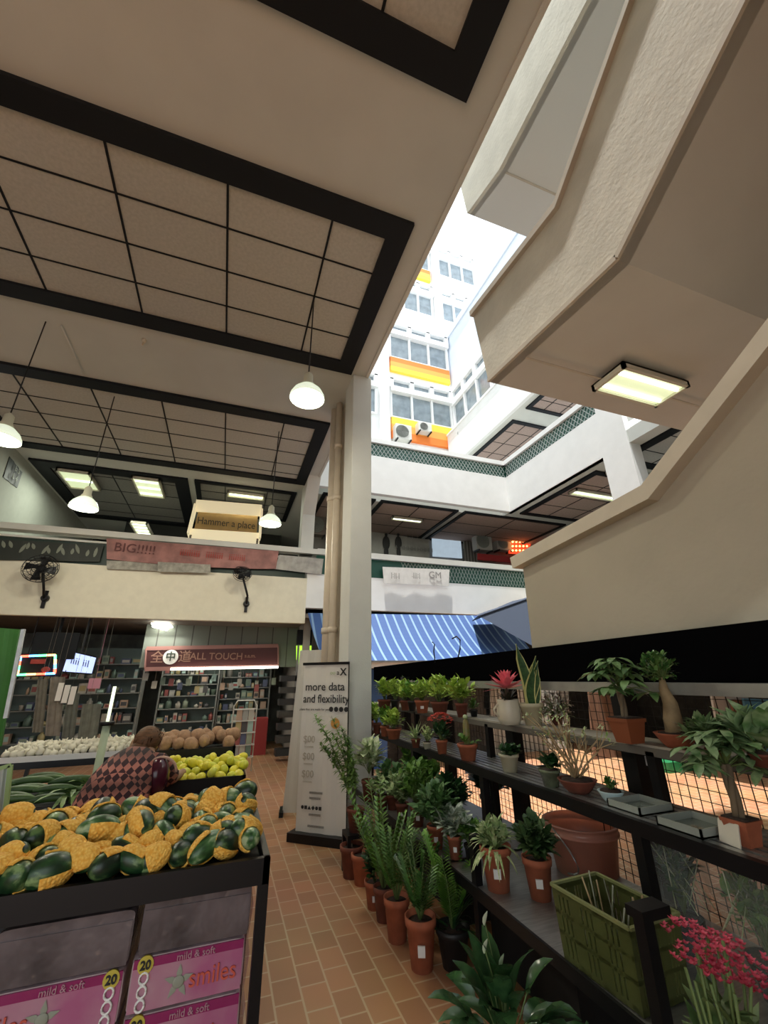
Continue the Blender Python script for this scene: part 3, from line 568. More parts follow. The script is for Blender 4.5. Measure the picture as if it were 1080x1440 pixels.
for body, u, h, s, M, bo, sx in (('more data', .5, 1.50, .125, 'black_ink', .001, 1), ('and flexibility', .53, 1.37, .125, 'black_ink', .001, .9), ('X', .88, 1.66, .11, 'black_ink', .003, 1), ('a', .77, 1.655, .08, 'black_ink', 0, 1), ('oo', .66, 1.655, .065, 'lime_ink', 0, 1),
    ('plans that are made for you', .3, 1.26, .035, 'black_ink', 0, 1), ('●●●●', .8, 1.26, .07, 'black_ink', 0, 1)):
    if M == 'lime_ink': mat('lime_ink', (.45, .55, .30), .7)
    text(0, 'lettering', body, s, MATS[M], bp(u, h), hx, Z_, rb, depth=.001, bold=bo, sx=sx)
gi = mat('pale_ink', (.42, .38, .30), .7); yi = mat('amber_ink', (.62, .30, .06), .7)
b = MB(); c = bp(.74, 1.12); b.cyl(c, c+nrm*.003, .055, n=20); b.build('round_emblem', yi, rb)
for h in (.95, .78, .61): text(0, 'lettering', '$00', .10, gi, bp(.22, h), hx, Z_, rb, depth=.001); text(0, 'lettering', 'mmmmm', .03, gi, bp(.22, h-.07), hx, Z_, rb, depth=.001)
for h, w in ((.44, .5), (.39, .42), (.24, .45), (.14, .6)): text(0, 'lettering', 'l'*int(w*50), .03, mat('dark_ink', (.1, .09, .08)), bp(.3+w*.2, h), hx, Z_, rb, depth=.001)
text(0, 'lettering', '●■▲◆●■', .045, ink, bp(.32, .3), hx, Z_, rb, depth=.001)
t = thing('standing_board', 'tall blank off-white board leaning behind the roll-up banner', 'board', tuple(at(400, 1145, Z=0)))
q0, q1 = at(397, 1143, Z=.03), at(440, 1150, Z=.03); q1 = Vector((q0.x+.5, q0.y-.2, .03))
sheet('panel', q0+Vector((.12, .12, 1.95)), q1+Vector((.0, .12, 1.95)), q1, q0, mat('board_white', (.58, .56, .50), .7), parent=t, th=.02)
MB().bar(q0+Vector((-.03, -.1, 0)), q0+Vector((.02, .2, 0)), .05).bar(q1+Vector((0, -.1, 0)), q1+Vector((0, .2, 0)), .05).build('foot', blackm, t)
# ---------------------------------------------------------------- shop interior
st = thing('shop_sign', 'dark red ALL TOUCH shop sign with round emblem over the shelves', 'sign', (-.2, 10.5, 1.9))
P = [at(*c, Y=10.5) for c in ((206, 912), (391, 908), (391, 937), (204, 941))]
sheet('sign_board', *P, mat('sign_red', (.055, .006, .006), .5), parent=st, th=.05)
b = MB()
for i in range(4): b.bar(P[i], P[(i+1) % 4], .03, .08)
b.build('frame', mat('sign_edge', (.30, .14, .12), .5), st); MB().bar((P[0].x+.3, 10.5, P[0].z-.02), (P[0].x+.3, 10.62, P[0].z-.02), .04).bar((P[1].x-.3, 10.5, P[1].z-.02), (P[1].x-.3, 10.62, P[1].z-.02), .04).build('bracket', blackm, st)
si = mat('sign_ink', (.30, .17, .12), .6); 
for body, px, s, M in (('全', 221, .26, si), ('道', 260, .26, si), ('ALL TOUCH', 305, .20, si), ('s.a.m.', 352, .11, si)):
    text(0, 'lettering', body, s, M, at(px, 925-(px-220)*.02, Y=10.42), (1, 0, .0), Z_, st, bold=.002)
c = at(240, 924, Y=10.42); b = MB(); b.cyl(c, c-Vector((0, .01, 0)), .15, n=24); b.build('emblem', whink, st)
text(0, 'lettering', '中', .2, mat('emblem_dark', (.04, .06, .04)), c-Vector((0, .02, 0)), X_, Z_, st, bold=.004)
t = MB(); p0, p1 = at(240, 941, Y=10.4), at(391, 938, Y=10.4); t.cyl(p0, p1, .025, n=8); o = t.build('tube_light', mat('cove_tube', (1, .97, .85), emit=5)); tag(o, 'long white tube light under the ALL TOUCH sign', 'light')
area('shop_light', (-.3, 11.2, 2.0), 2.2, 10, (1, .97, .85), sy=.5)
rs = random.Random(11)
palette = [mat('goods_%d' % i, c, .5) for i, c in enumerate([(.3, .3, .27), (.40, .38, .32), (.12, .18, .14), (.26, .07, .06), (.07, .09, .16), (.25, .3, .22), (.36, .30, .14), (.06, .06, .06), (.3, .45, .4), (.4, .28, .2)])]
def goods_shelf(x0, x1, y, zs, d, label, gname, dens=1, hmax=.22):
    t = thing('display_shelf', label, 'shelf', ((x0+x1)/2, y+d/2, 0))
    b = MB()
    for x in (x0, x1): MB().box((x-.015, y, 0), (x+.015, y+d, zs[-1]+.35)).build('side_frame', mat('shelf_grey', (.20, .21, .19), .6), t)
    for z in zs: MB().box((x0, y, z-.02), (x1, y+d, z)).build('shelf_board', MATS['shelf_grey'], t)
    MB().box((x0, y+d, 0), (x1, y+d+.02, zs[-1]+.35)).build('back_panel', mat('shelf_back', (.13, .17, .15), .7), t)
    for k_, z in enumerate(zs):
        x = x0+.03; q_ = 0
        while x < x1-.1:
            w = rs.uniform(.05, .16)*dens; h = rs.uniform(.08, hmax); k = rs.random()
            if rs.random() < .85:
                b = MB(); dd = rs.uniform(.06, min(.2, d-.05)); y0 = y+.03
                if k < .6: b.box((x, y0, z+.001), (x+w, y0+dd, z+h)); b.box((x+w*.12, y0-.003, z+h*.25), (x+w*.88, y0, z+h*.75), 1)
                elif k < .85: b.lathe([(0, 0), (w*.45, 0), (w*.45, h*.7), (w*.2, h*.82), (w*.2, h), (0, h)], (x+w/2, y0+w/2, z+.001), 10)
                else: b.lathe([(0, 0), (w*.35, 0), (w*.5, h*.8), (w*.5, h*.82), (0, h*.82)], (x+w/2, y0+w/2, z+.001), 10)
                o = b.build('packet' if k < .6 else ('bottle' if k < .85 else 'tub'), [rs.choice(palette), rs.choice(palette)])
                q_ += 1; tag(o, '%s %s %s, %s from left, %s board up' % ('small', o.name.split('.')[0], gname, ORD[q_-1], ORD[k_]), o.name.split('.')[0], '%ss %s' % (o.name.split('.')[0], gname))
            x += w+rs.uniform(.01, .04)
goods_shelf(-1.35, -.1, 11.6, [.4, .7, .98, 1.25, 1.5, 1.72], .35, 'goods shelf under the left half of the ALL TOUCH sign', 'on shelves left of wire stand')
goods_shelf(-.05, 1.15, 11.8, [.35, .62, .9, 1.15, 1.4, 1.65], .35, 'goods shelf behind the white wire stand', 'on shelves behind wire stand')
goods_shelf(-4.6, -1.7, 11.3, [.45, .75, 1.05, 1.35, 1.65, 1.95], .35, 'dim goods shelf behind the garlic tray', 'on shelves behind garlic', 1.2)
# hanging merchandise
for i in range(16):
    px = 205+i*12; py = 955+rs.uniform(-6, 14); c = at(px, py, Y=10.9)
    b = MB(); b.box((c.x-.05, c.y, c.z-.10), (c.x+.05, c.y+.03, c.z+.05)); b.cyl((c.x, c.y+.01, c.z+.05), (c.x, c.y+.01, 2.74), .003, n=4)
    tag(b.build('blister_pack', palette[i % 10]), 'packaged item hanging under the ALL TOUCH sign, %s from the left' % ORD[i], 'hanging goods', 'packaged goods hanging under the ALL TOUCH sign')
# white wire stand
t = thing('wire_stand', 'white wire display stand with curved top beside the shop aisle', 'display stand', tuple(at(340, 1090, Z=0)))
wht = mat('white_wire', (.62, .62, .56), .4); c0 = at(318, 1095, Y=9.3); c1_ = at(352, 1095, Y=9.3); xa, xb = c0.x, c1_.x; zt = at(340, 985, Y=9.3).z
b = MB(); b.tube([(xa, 9.3, 0), (xa, 9.3, zt-.1), (xa+.06, 9.3, zt), (xb-.06, 9.3, zt), (xb, 9.3, zt-.1), (xb, 9.3, 0)], .014, 6); b.build('frame', wht, t)
for k in range(5): z = .25+k*(zt-.4)/4; MB().bar((xa, 9.3, z), (xb, 9.3, z), .012).bar((xa, 9.15, z), (xb, 9.15, z), .012).bar((xa, 9.15, z), (xa, 9.3, z), .012).bar((xb, 9.15, z), (xb, 9.3, z), .012).build('shelf_rail', wht, t)
for k in range(4):
    for j in range(3):
        z = .26+k*(zt-.4)/4; x = xa+.06+j*(xb-xa-.1)/3
        tag(MB().box((x, 9.17, z), (x+.1, 9.25, z+.18)).build('packet', palette[(k*3+j) % 10]), '%s packet from the left on the %s tier of the white wire stand' % (ORD[j], ORD[k]), 'packet', 'packets on the white wire stand')
t = MB().box((0, 0, 0), (.7, .35, .75)).build('red_crate', mat('red_plastic', (.30, .03, .03), .6)); t.location = (.75, 11.2, 0); tag(t, 'dark red crates stacked near the shop doorway', 'crate')
t = thing('magazine_rack', 'dark tall rack of goods at the right side of the shop doorway', 'rack', (1.35, 10.1, 0))
for k in range(7): MB().box((1.2, 10.0, .1+k*.24), (1.58, 10.3, .22+k*.24)).build('tray', mat('rack_dark%d' % (k % 2), ((.03, .03, .03), (.05, .05, .045))[k % 2]), t)
# green pillar at far left, screens, lit frame
g = mat('green_panel', (.03, .16, .02), .6, noise=.15, nscale=2)
P = [at(*c, Y=6.9) for c in ((-40, 880), (27, 885), (0, 1050), (-50, 1050))]
tag(sheet('green_partition', *P, g, th=.06), 'tall bright green partition at the far left edge', 'partition')
b = MB(); b.bar(at(33, 885, Y=6.8), at(8, 1010, Y=6.8), .04); tag(b.build('pole', steel), 'slanting thin metal pole right of the green partition', 'pole')
t = thing('led_sign', 'rectangular frame of red green and blue lights over the left stall', 'light', tuple(at(50, 948, Y=9.75)))
P = [at(*c, Y=9.75) for c in ((29, 923), (78, 921), (77, 947), (24, 949))]
cl = [mat('led_%d' % i, c, emit=4) for i, c in enumerate([(1, .1, .05), (.1, 1, .3), (.1, .4, 1), (1, .4, .15)])]
for i in range(4):
    for j in range(4): MB().bar(P[i].lerp(P[(i+1) % 4], j/4), P[i].lerp(P[(i+1) % 4], (j+1)/4), .035).build('light_strip', cl[(i+j*2+j//2) % 4], t)
c = (P[0]+P[2])/2; MB().bar((P[0].x+.1, 9.76, P[0].z), (P[0].x+.1, 9.76, 2.74), .012).bar((P[1].x-.1, 9.76, P[1].z), (P[1].x-.1, 9.76, 2.74), .012).build('hanger', blackm, t); MB().box((c.x-.38, c.y+.02, c.z-.2), (c.x+.38, c.y+.05, c.z+.2)).build('back_board', black, t); MB().box((c.x-.12, c.y-.01, c.z+.02), (c.x+.10, c.y+.02, c.z+.10)).ball((c.x+.14, c.y, c.z-.08), (.07, .01, .05)).build('red_print', mat('led_dim', (.25, .03, .02), emit=.15), t)
t = thing('monitor', 'tilted pale blue monitor screen hanging over the left stall', 'screen', tuple(at(110, 945, Y=9.8)))
P = [at(*c, Y=9.8) for c in ((97, 916), (135, 925), (129, 947), (88, 944))]
MB().bar((P[0].x+.2, 9.85, P[0].z), (P[0].x+.2, 9.85, 2.74), .03).build('hanger', blackm, t)
sheet('screen', *P, mat('screen_blue', (.4, .5, .8), emit=1.0, ecol=(.42, .52, .85)), parent=t, th=.02); b = MB()
for i in range(4): b.bar(P[i]+Vector((0, .03, 0)), P[(i+1) % 4]+Vector((0, .03, 0)), .05)
b.build('bezel', black, t); text(0, 'lettering', 'iiii iil', .18, mat('blue_ink', (.08, .1, .25)), (P[0]+P[2])/2-Vector((0, .03, 0)), (P[1]-P[0]), Z_, t)
c = at(78, 908, Y=9.75); t = MB().box((c.x-.36, c.y, c.z-.24), (c.x+.34, c.y+.08, c.z+.24)).bar((c.x, c.y+.03, c.z+.1), (c.x, c.y+.03, 2.74), .04).build('television', black); tag(t, 'black television back hanging from the shop ceiling above the lit frame', 'television')
ta, tb = at(217, 872, Y=9.9), at(236, 888, Y=9.9); o = MB().cyl((ta.x, 9.9, 2.64), (ta.x+.25, 10.8, 2.64), .03, n=8).box((ta.x-.05, 9.9, 2.68), (ta.x+.3, 10.8, 2.70)).build('tube_light', mat('hall_tube', (1, 1, .9), emit=6)); tag(o, 'short white tube light on the dark ceiling at the shop entrance', 'light')
area('entrance_light', (ta.x+.1, 10.3, 2.5), .9, 6, (1, 1, .9), sy=.3)
# hung cloth strips / curtains and posters of the left stall
for i, (px0, px1, py0, py1, c) in enumerate(((45, 60, 955, 1030, (.16, .15, .12)), (63, 84, 952, 1035, (.20, .18, .15)), (86, 104, 975, 1040, (.12, .13, .11)), (108, 135, 990, 1045, (.15, .16, .13)))):
    P = [at(px0+8, py0, Y=9.7), at(px1+8, py0, Y=9.7), at(px1, py1, Y=9.7), at(px0, py1, Y=9.7)]
    tag(sheet('hanging_sheet', *P, mat('sheet_%d' % i, c, .8, noise=.3, nscale=8), th=.01, top=2.74), ('olive striped sheet nearest the green partition', 'wide taupe sheet next right, below the lit frame', 'narrow dark sheet under the monitor', 'grey green sheet left of the pale pole')[i], 'hanging sheet')
for px, py, nn_ in ((84, 972, 'leftmost'), (93, 975, 'middle'), (102, 977, 'rightmost')):
    c = at(px, py, Y=9.66); tag(MB().box((c.x-.045, c.y, c.z-.16), (c.x+.04, c.y+.01, c.z+.14)).build('notice', card), 'white paper notice pinned to the dim sheet, %s of three' % nn_, 'notice', 'paper notices under the monitor')
c = at(133, 961, Y=9.7); tag(MB().box((c.x-.1, c.y, c.z-.09), (c.x+.1, c.y+.01, c.z+.09)).bar((c.x, c.y+.005, c.z+.09), (c.x, c.y+.005, 2.74), .004).build('notice', mat('pink_notice', (.55, .25, .33))), 'small pink square notice below the monitor', 'notice')
# pale pole
p0, p1 = at(137, 1082, Y=4.75), at(150, 945, Y=4.75); t = thing('stall_post', 'pale green tape-wrapped post standing among the vegetable trays', 'post', (p0.x, 4.75, 0))
MB().cyl((p0.x, 4.75, 0), (p0.x, 4.75, 1.25), .032).build('lower_post', mat('pale_green', (.42, .50, .34), .6), t); MB().cyl((p0.x, 4.75, 1.25), (p0.x, 4.75, 1.55), .014).build('upper_tube', mat('lit_post', (.9, 1, .75), emit=.8), t); MB().cyl((p0.x, 4.75, 1.23), (p0.x, 4.75, 1.26), .06).build('collar', blackm, t)
# ---------------------------------------------------------------- produce
rp = random.Random(7); used = {}
def table(name, label, x0, x1, y0, y1, z, rim=.05, legs=True, w=.035, panelh=0):
    t = thing(name, label, 'display table', ((x0+x1)/2, (y0+y1)/2, 0))
    b = MB(); h = rim
    b.box((x0, y0, z-.05), (x1, y0+.025, z+h)).box((x0, y1-.025, z-.05), (x1, y1, z+h)).box((x0, y0, z-.05), (x0+.025, y1, z+h)).box((x1-.025, y0, z-.05), (x1, y1, z+h)); b.build('tray_rim', blackm, t)
    MB().box((x0+.02, y0+.02, z-.03), (x1-.02, y1-.02, z-.01)).build('tray_board', black, t)
    if legs:
        for x in (x0+w/2, x1-w/2):
            for y in (y0+w/2, y1-w/2): MB().box((x-w/2, y-w/2, 0), (x+w/2, y+w/2, z-.05)).build('leg', blackm, t)
    return t
# front melon table
MX0, MX1, MY0, MY1, MZ = -1.75, .262, 2.09, 2.86, .90
table('produce_table', 'black metal produce table in front, heaped with melons', MX0, MX1, MY0, MY1, MZ, .035, w=.04)
def melon_skin(name, c1, c2, pale):
    M = bpy.data.materials.new(name); M.use_nodes = True; nt = M.node_tree; b = nt.nodes['Principled BSDF']; b.inputs['Roughness'].default_value = .35
    tc = nt.nodes.new('ShaderNodeTexCoord'); n = nt.nodes.new('ShaderNodeTexNoise'); n.inputs['Scale'].default_value = 26; n.inputs['Detail'].default_value = 6
    mp = nt.nodes.new('ShaderNodeMapping'); mp.inputs['Scale'].default_value = (.35, 1, 1); nt.links.new(tc.outputs['Object'], mp.inputs[0]); nt.links.new(mp.outputs[0], n.inputs['Vector'])
    r = nt.nodes.new('ShaderNodeValToRGB'); e = r.color_ramp.elements; e[0].position = .36; e[0].color = (*c1, 1); e[1].position = .62; e[1].color = (*pale, 1); m_ = e.new(.50); m_.color = (*c2, 1)
    nt.links.new(n.outputs['Fac'], r.inputs[0]); nt.links.new(r.outputs[0], b.inputs['Base Color']); return M
skins = [melon_skin('melon_skin_a', (.008, .030, .012), (.018, .07, .02), (.22, .34, .14)), melon_skin('melon_skin_b', (.006, .018, .010), (.012, .04, .016), (.10, .18, .06)), melon_skin('melon_skin_c', (.015, .05, .015), (.06, .16, .05), (.42, .52, .30))]
foam = mat('foam_net', (1.0, .56, .085), .75, noise=.22, nscale=26, bump=1, bscale=110)
foam_nt = foam.node_tree; foam_b = foam_nt.nodes['Principled BSDF']; foam_v = foam_nt.nodes.new('ShaderNodeTexVoronoi'); foam_v.inputs['Scale'].default_value = 95
foam_tc = foam_nt.nodes.new('ShaderNodeTexCoord'); foam_nt.links.new(foam_tc.outputs['Object'], foam_v.inputs['Vector']); foam_r = foam_nt.nodes.new('ShaderNodeValToRGB')
foam_r.color_ramp.elements[0].position = .15; foam_r.color_ramp.elements[0].color = (1, .64, .14, 1); foam_r.color_ramp.elements[1].position = .75; foam_r.color_ramp.elements[1].color = (.85, .42, .05, 1)
foam_nt.links.new(foam_v.outputs['Distance'], foam_r.inputs[0]); foam_nt.links.new(foam_r.outputs[0], foam_b.inputs['Base Color'])
foam_bp = foam_nt.nodes.new('ShaderNodeBump'); foam_bp.invert = True; foam_bp.inputs['Strength'].default_value = .9; foam_bp.inputs['Distance'].default_value = .006; foam_nt.links.new(foam_v.outputs['Distance'], foam_bp.inputs['Height']); foam_nt.links.new(foam_bp.outputs[0], foam_b.inputs['Normal'])
def melon(k, rnd):
    t = thing('melon', 'dark green melon in a yellow foam net, heaped on the front table', 'melon', group='melons in yellow foam nets')
    L, R = rnd.uniform(.068, .078), rnd.uniform(.043, .049)
    MB().ball((0, 0, 0), (L, R, R), 18, 12).build('melon_skin', skins[k % 3], t, local=True)
    # foam sleeve: a padded shell round part of the fruit, open at one end, knobbly like netting
    b = MB(); n, mm = 26, 12; V = []; a0 = rnd.uniform(.30, .52)*PI; cover = rnd.uniform(.2, .62)
    for lay in (1.045, 1.15):
        for j in range(mm+1):
            u = -1.0+ (1.0+cover)*j/mm   # along the long axis
            for i in range(n):
                ph = -a0-.35+(2*PI-2*a0*.55)*i/(n-1)*.82
                s_ = math.sqrt(max(0, 1-min(1, abs(u)*.96)**2)); k_ = lay + (.022 if (i+j) % 2 else 0)*(lay > 1.1) + (.05 if lay > 1.1 and j > mm-2 else 0)
                V.append((u*L*.99, math.cos(ph)*R*s_*k_ + 0, math.sin(ph)*R*s_*k_))
    S = n*(mm+1); F = []
    for j in range(mm):
        for i in range(n-1): a = j*n+i; F += [(a, a+n, a+n+1, a+1), (S+a, S+a+1, S+a+n+1, S+a+n)]
    for i in range(n-1): F += [(mm*n+i, S+mm*n+i, S+mm*n+i+1, mm*n+i+1)]
    for j in range(mm): a = j*n; F += [(a, S+a, S+a+n, a+n), (a+n-1, a+2*n-1, S+a+2*n-1, S+a+n-1)]
    b.add(V, F, 0, True).build('foam_net', foam, t, local=True)
    return t
protos = [melon(k, rp) for k in range(9)]
ROWN = ['front', 'second', 'third', 'fourth', 'fifth', 'sixth', 'seventh', 'eighth', 'rearmost', 'tenth', 'eleventh']
firsts = {id(p): False for p in protos}
def put(p, loc, rot, sc=1):
    o = p if not firsts[id(p)] else copytree(p)
    firsts[id(p)] = True; o.location = loc; o.rotation_euler = rot; o.scale = (sc,)*3; return o
nrow = 9
for j in range(nrow):
    y = MY0+.07+j*(MY1-MY0-.13)/(nrow-1); q_ = 0
    x = MX1-.08+ (-.03 if j % 2 else 0)
    while x > -1.12-.06*j:
        fr = .5+.5*math.sin(PI*min(1, (j+.6)/nrow)); hz = MZ+.04+.05*fr+rp.uniform(-.01, .02)+(.045 if rp.random() < .3 and 0 < j < 7 else 0)
        q_ += 1; o = put(rp.choice(protos), (x+rp.uniform(-.015, .015), y+rp.uniform(-.02, .02), hz), (rp.uniform(-1.3, 1.3)+(PI if rp.random() < .35 else 0), rp.uniform(-.5, .5), rp.uniform(0, 2*PI)), rp.uniform(.9, 1.12))
        o['label'] = 'dark green melon in yellow foam net, %s from the right end of the %s row' % (ORD[q_-1], ROWN[j])
        x -= rp.uniform(.078, .10)
# wrapped tissue packs under the melon table
pinkm = mat('pack_pink', (.42, .12, .24), .25, noise=.3, nscale=3, col2=(.50, .33, .36), bump=.7, bscale=9); palem = mat('pack_pale', (.48, .36, .38), .2, noise=.3, nscale=5, bump=.9, bscale=12); magm = mat('pack_magenta', (.27, .02, .11), .25, bump=.7, bscale=12); greym = mat('pack_grey', (.16, .13, .135), .15, noise=.6, nscale=5, bump=1, bscale=14)
def pack(x0, x1, z0, z1, label, top=None, dim=False):
    t = thing('tissue_pack', label, 'tissue pack', ((x0+x1)/2, 2.4, z0), 0, 'plastic wrapped tissue packs under the melon table')
    y = 2.17; b = MB(); n = 8; V = []; w = x1-x0; h = z1-z0
    # pillow-shaped wrap
    for yy_, s_ in ((y, .985), (y+.02, 1), (y+.4, 1), (y+.42, .985)):
        for i in range(20):
            a = 2*PI*i/20; cx, cz = math.cos(a), math.sin(a); e = .16
            V.append(((x0+x1)/2+math.copysign(abs(cx)**e, cx)*w/2*s_, yy_, (z0+z1)/2+math.copysign(abs(cz)**e, cz)*h/2*s_))
    F = [(k*20+i, k*20+(i+1) % 20, (k+1)*20+(i+1) % 20, (k+1)*20+i) for k in range(3) for i in range(20)] + [tuple(range(20))[::-1], tuple(60+i for i in range(20))]
    b.add(V, F, 0, False).build('wrap', greym if dim else palem, t)
    d = .004
    MB().box((x0+w*.02, y-d, z0+h*.02), (x0+w*.98, y, z0+h*.80)).build('label_panel', greym if dim else pinkm, t)
    if not dim:
        MB().box((x0+w*.02, y-d*1.5, z0+h*.80), (x0+w*.98, y, z0+h*.97)).build('magenta_band', magm, t)
        lx = x0+w*(.9 if x0 < -.4 else .12); b = MB()
        b.cyl((lx, y, z0+h*.86), (lx, y-.01, z0+h*.86), .026, n=16); b.build('yellow_badge', mat('badge_yellow', (.55, .45, .06)), t)
        text(0, 'lettering', '20', .035, ink, (lx, y-.012, z0+h*.86), X_, Z_, t, bold=.001)
        r_ = MB()
        for k in range(3): zc = z0+h*(.62-.24*k); r_.tube([(lx+.014*math.cos(q*PI/6), y-.008, zc+.016*math.sin(q*PI/6)) for q in range(13)], .004, 5)
        r_.build('ring_prints', whink, t)
        s_ = MB(); c = Vector((x0+w*(.42 if x0 > -.4 else .45), y-.008, z0+h*.42)); 
        for k in range(5): s_.leaf(c, (math.cos(k*1.257+.3), 0, math.sin(k*1.257+.3)), .05, .02, droop=0, up=(0, 1, 0), n=2)
        s_.ball(c, (.02, .004, .018)); s_.build('flower_print', mat('print_grey', (.30, .32, .25)), t)
        text(0, 'lettering', 'smiles', .075, mat('pack_orange', (.60, .10, .06)), (x0+w*(.72 if x0 > -.4 else .16), y-.008, z0+h*.42), X_, Z_, t, sx=.9)
        text(0, 'lettering', 'mild & soft', .03, mat('print_pink', (.45, .25, .3)), (x0+w*.55, y-.008, z0+h*.88), X_, Z_, t)
    return t
for k, (z0, z1) in enumerate(((.52, .67), (.35, .515), (.17, .345), (.0, .165))):
    pack(-.19, .20, z0, z1, ('pink tissue pack top of the right-hand stack', 'pink tissue pack second in the right-hand stack', 'third pink tissue pack down in the right-hand stack', 'bottom pink tissue pack of the right-hand stack')[k])
    pack(-.62, -.205, z0-.02, z1-.02, ('pink tissue pack top of the left stack', 'pink tissue pack second in the left stack', 'third pink tissue pack down in the left stack', 'bottom pink tissue pack of the left stack')[k]) if k < 3 else None
pack(-.18, .21, .675, .835, 'dim greyish wrapped pack directly under the table rim, right', dim=True); pack(-.62, -.20, .655, .815, 'dim greyish wrapped pack directly under the table rim, left', dim=True)
film = mat('pink_film', (.75, .10, .45), .15, noise=.5, nscale=20, alpha=.55)
b = MB(); P0 = [(.205+.006*math.sin(i*1.7), 2.18+.0*i, .30+i*.05) for i in range(11)]
V = []; 
for i in range(12):
    for j in range(4): V.append((.212+.006*math.sin(i*2.1+j), 2.16+j*.08, .28+i*.049))
b.add(V, [(i*4+j, i*4+j+1, i*4+j+5, i*4+j+4) for i in range(11) for j in range(3)], 0, True); tag(b.build('plastic_film', film), 'crinkled pink plastic film at the right end of the tissue packs', 'plastic film')
# lemons
table('produce_table', 'black metal table of lemons behind the melons', -.62, .26, 3.98, 4.68, .85, .04)
lem = [mat('lemon_skin', (.85, .76, .06), .4, noise=.12, nscale=12, bump=.3, bscale=90), mat('lemon_skin_green', (.70, .72, .07), .4, noise=.15, nscale=12)]
def lemon(k):
    b = MB(); b.lathe([(0, -.046), (.008, -.043), (.022, -.035), (.031, -.018), (.034, 0), (.031, .018), (.022, .034), (.008, .042), (0, .047)], n=12)
    o = b.build('lemon', lem[k], local=True); return tag(o, 'yellow lemon heaped in the tray behind the melons', 'lemon', 'lemons in the middle tray')
lp = [lemon(0), lemon(1)]; lf_ = [False, False]
def putsimple(protos_, flags, k, loc, rot, sc=1):
    o = protos_[k] if not flags[k] else protos_[k].copy()
    if flags[k]: COL.objects.link(o)
    flags[k] = True; o.location = loc; o.rotation_euler = rot; o.scale = (sc,)*3; return o
for j in range(8):
    for i in range(12):
        k = 1 if rp.random() < .4 else 0
        h = .88+.055*math.sin(PI*(j+.5)/8)*1.1 + (.03 if (i*7+j*3) % 4 == 0 else 0)
        putsimple(lp, lf_, k, (-.57+i*.071+rp.uniform(-.01, .01)+(j % 2)*.03, 4.03+j*.083, h+rp.uniform(-.01, .012)), (rp.uniform(0, 6), rp.uniform(0, 6), 0), rp.uniform(.95, 1.12))['label'] = 'yellow lemon, %s from the left in the %s row of lemons' % (ORD[i], ROWN[j])
# glass tank / wrapped crate under the lemons
t = thing('plastic_crate', 'clear wrapped crate of dark bundles under the lemon table', 'crate', (-.15, 4.2, .35))
MB().box((-.55, 4.1, .38), (.2, 4.6, .78)).build('wrap', mat('green_wrap', (.05, .10, .09), .15, noise=.6, nscale=8), t)
b = MB()
for i in range(26): c = (rp.uniform(-.45, .1), 4.08, rp.uniform(.5, .72)); b.bar(c, (c[0]+rp.uniform(.03, .12), 4.07, c[2]+rp.uniform(-.02, .06)), .006)
b.build('straw', mat('straw', (.35, .38, .32)), t)
# yams
table('produce_table', 'black metal table of round brown tubers, highest and farthest', -.75, .19, 4.74, 5.35, .97, .03)
ym = mat('tuber_skin', (.50, .30, .17), .8, noise=.35, nscale=16, bump=.5, bscale=60)
yo = [tag(MB().ball((0, 0, 0), (.068, .066, .058), 14, 9, jit=.05, rnd=rp).build('tuber', ym, local=True), 'round brown tuber in the tray behind the lemons', 'tuber', 'round brown tubers')]; yf = [False]
for j in range(4):
    for i in range(8):
        if rp.random() < .95: putsimple(yo, yf, 0, (-.66+i*.112+(j % 2)*.04, 4.81+j*.13, 1.015+.05*math.sin(PI*(j+.5)/4)+rp.uniform(-.01, .03)), (rp.uniform(0, 6),)*3, rp.uniform(.8, 1.15))['label'] = 'round brown tuber, %s from the left in the %s row' % (ORD[i], ROWN[j])
# garlic
table('produce_table', 'black metal table holding a wide bed of white garlic', -1.95, -.72, 5.5, 6.4, .87, .03)
MB().box((-1.92, 5.49, .88), (-.76, 5.5, .93)).build('x', card).name = 'tray_lip'
tag(bpy.data.objects['tray_lip'], 'pale cardboard lip along the front of the garlic tray', 'tray edge')
gm = mat('garlic_skin', (.70, .66, .52), .6, noise=.15, nscale=14)
go = [tag(MB().lathe([(0, -.022), (.016, -.02), (.027, -.008), (.028, .004), (.018, .018), (.006, .026), (.004, .038), (0, .04)], n=9).build('garlic_bulb', gm, local=True), 'white garlic bulb in the wide bed at left', 'garlic', 'garlic bulbs in the wide tray')]; gf = [False]
for j in range(11):
    for i in range(18):
        putsimple(go, gf, 0, (-1.88+i*.064+rp.uniform(-.012, .012), 5.55+j*.078, .905+.075*math.sin(PI*min(1, (j+1)/11)**.8)+rp.uniform(-.01, .02)), (rp.uniform(-.9, .9), rp.uniform(-.9, .9), 0), rp.uniform(1.1, 1.5))['label'] = 'white garlic bulb, %s from the left in the %s row' % (ORD[i], ROWN[j])
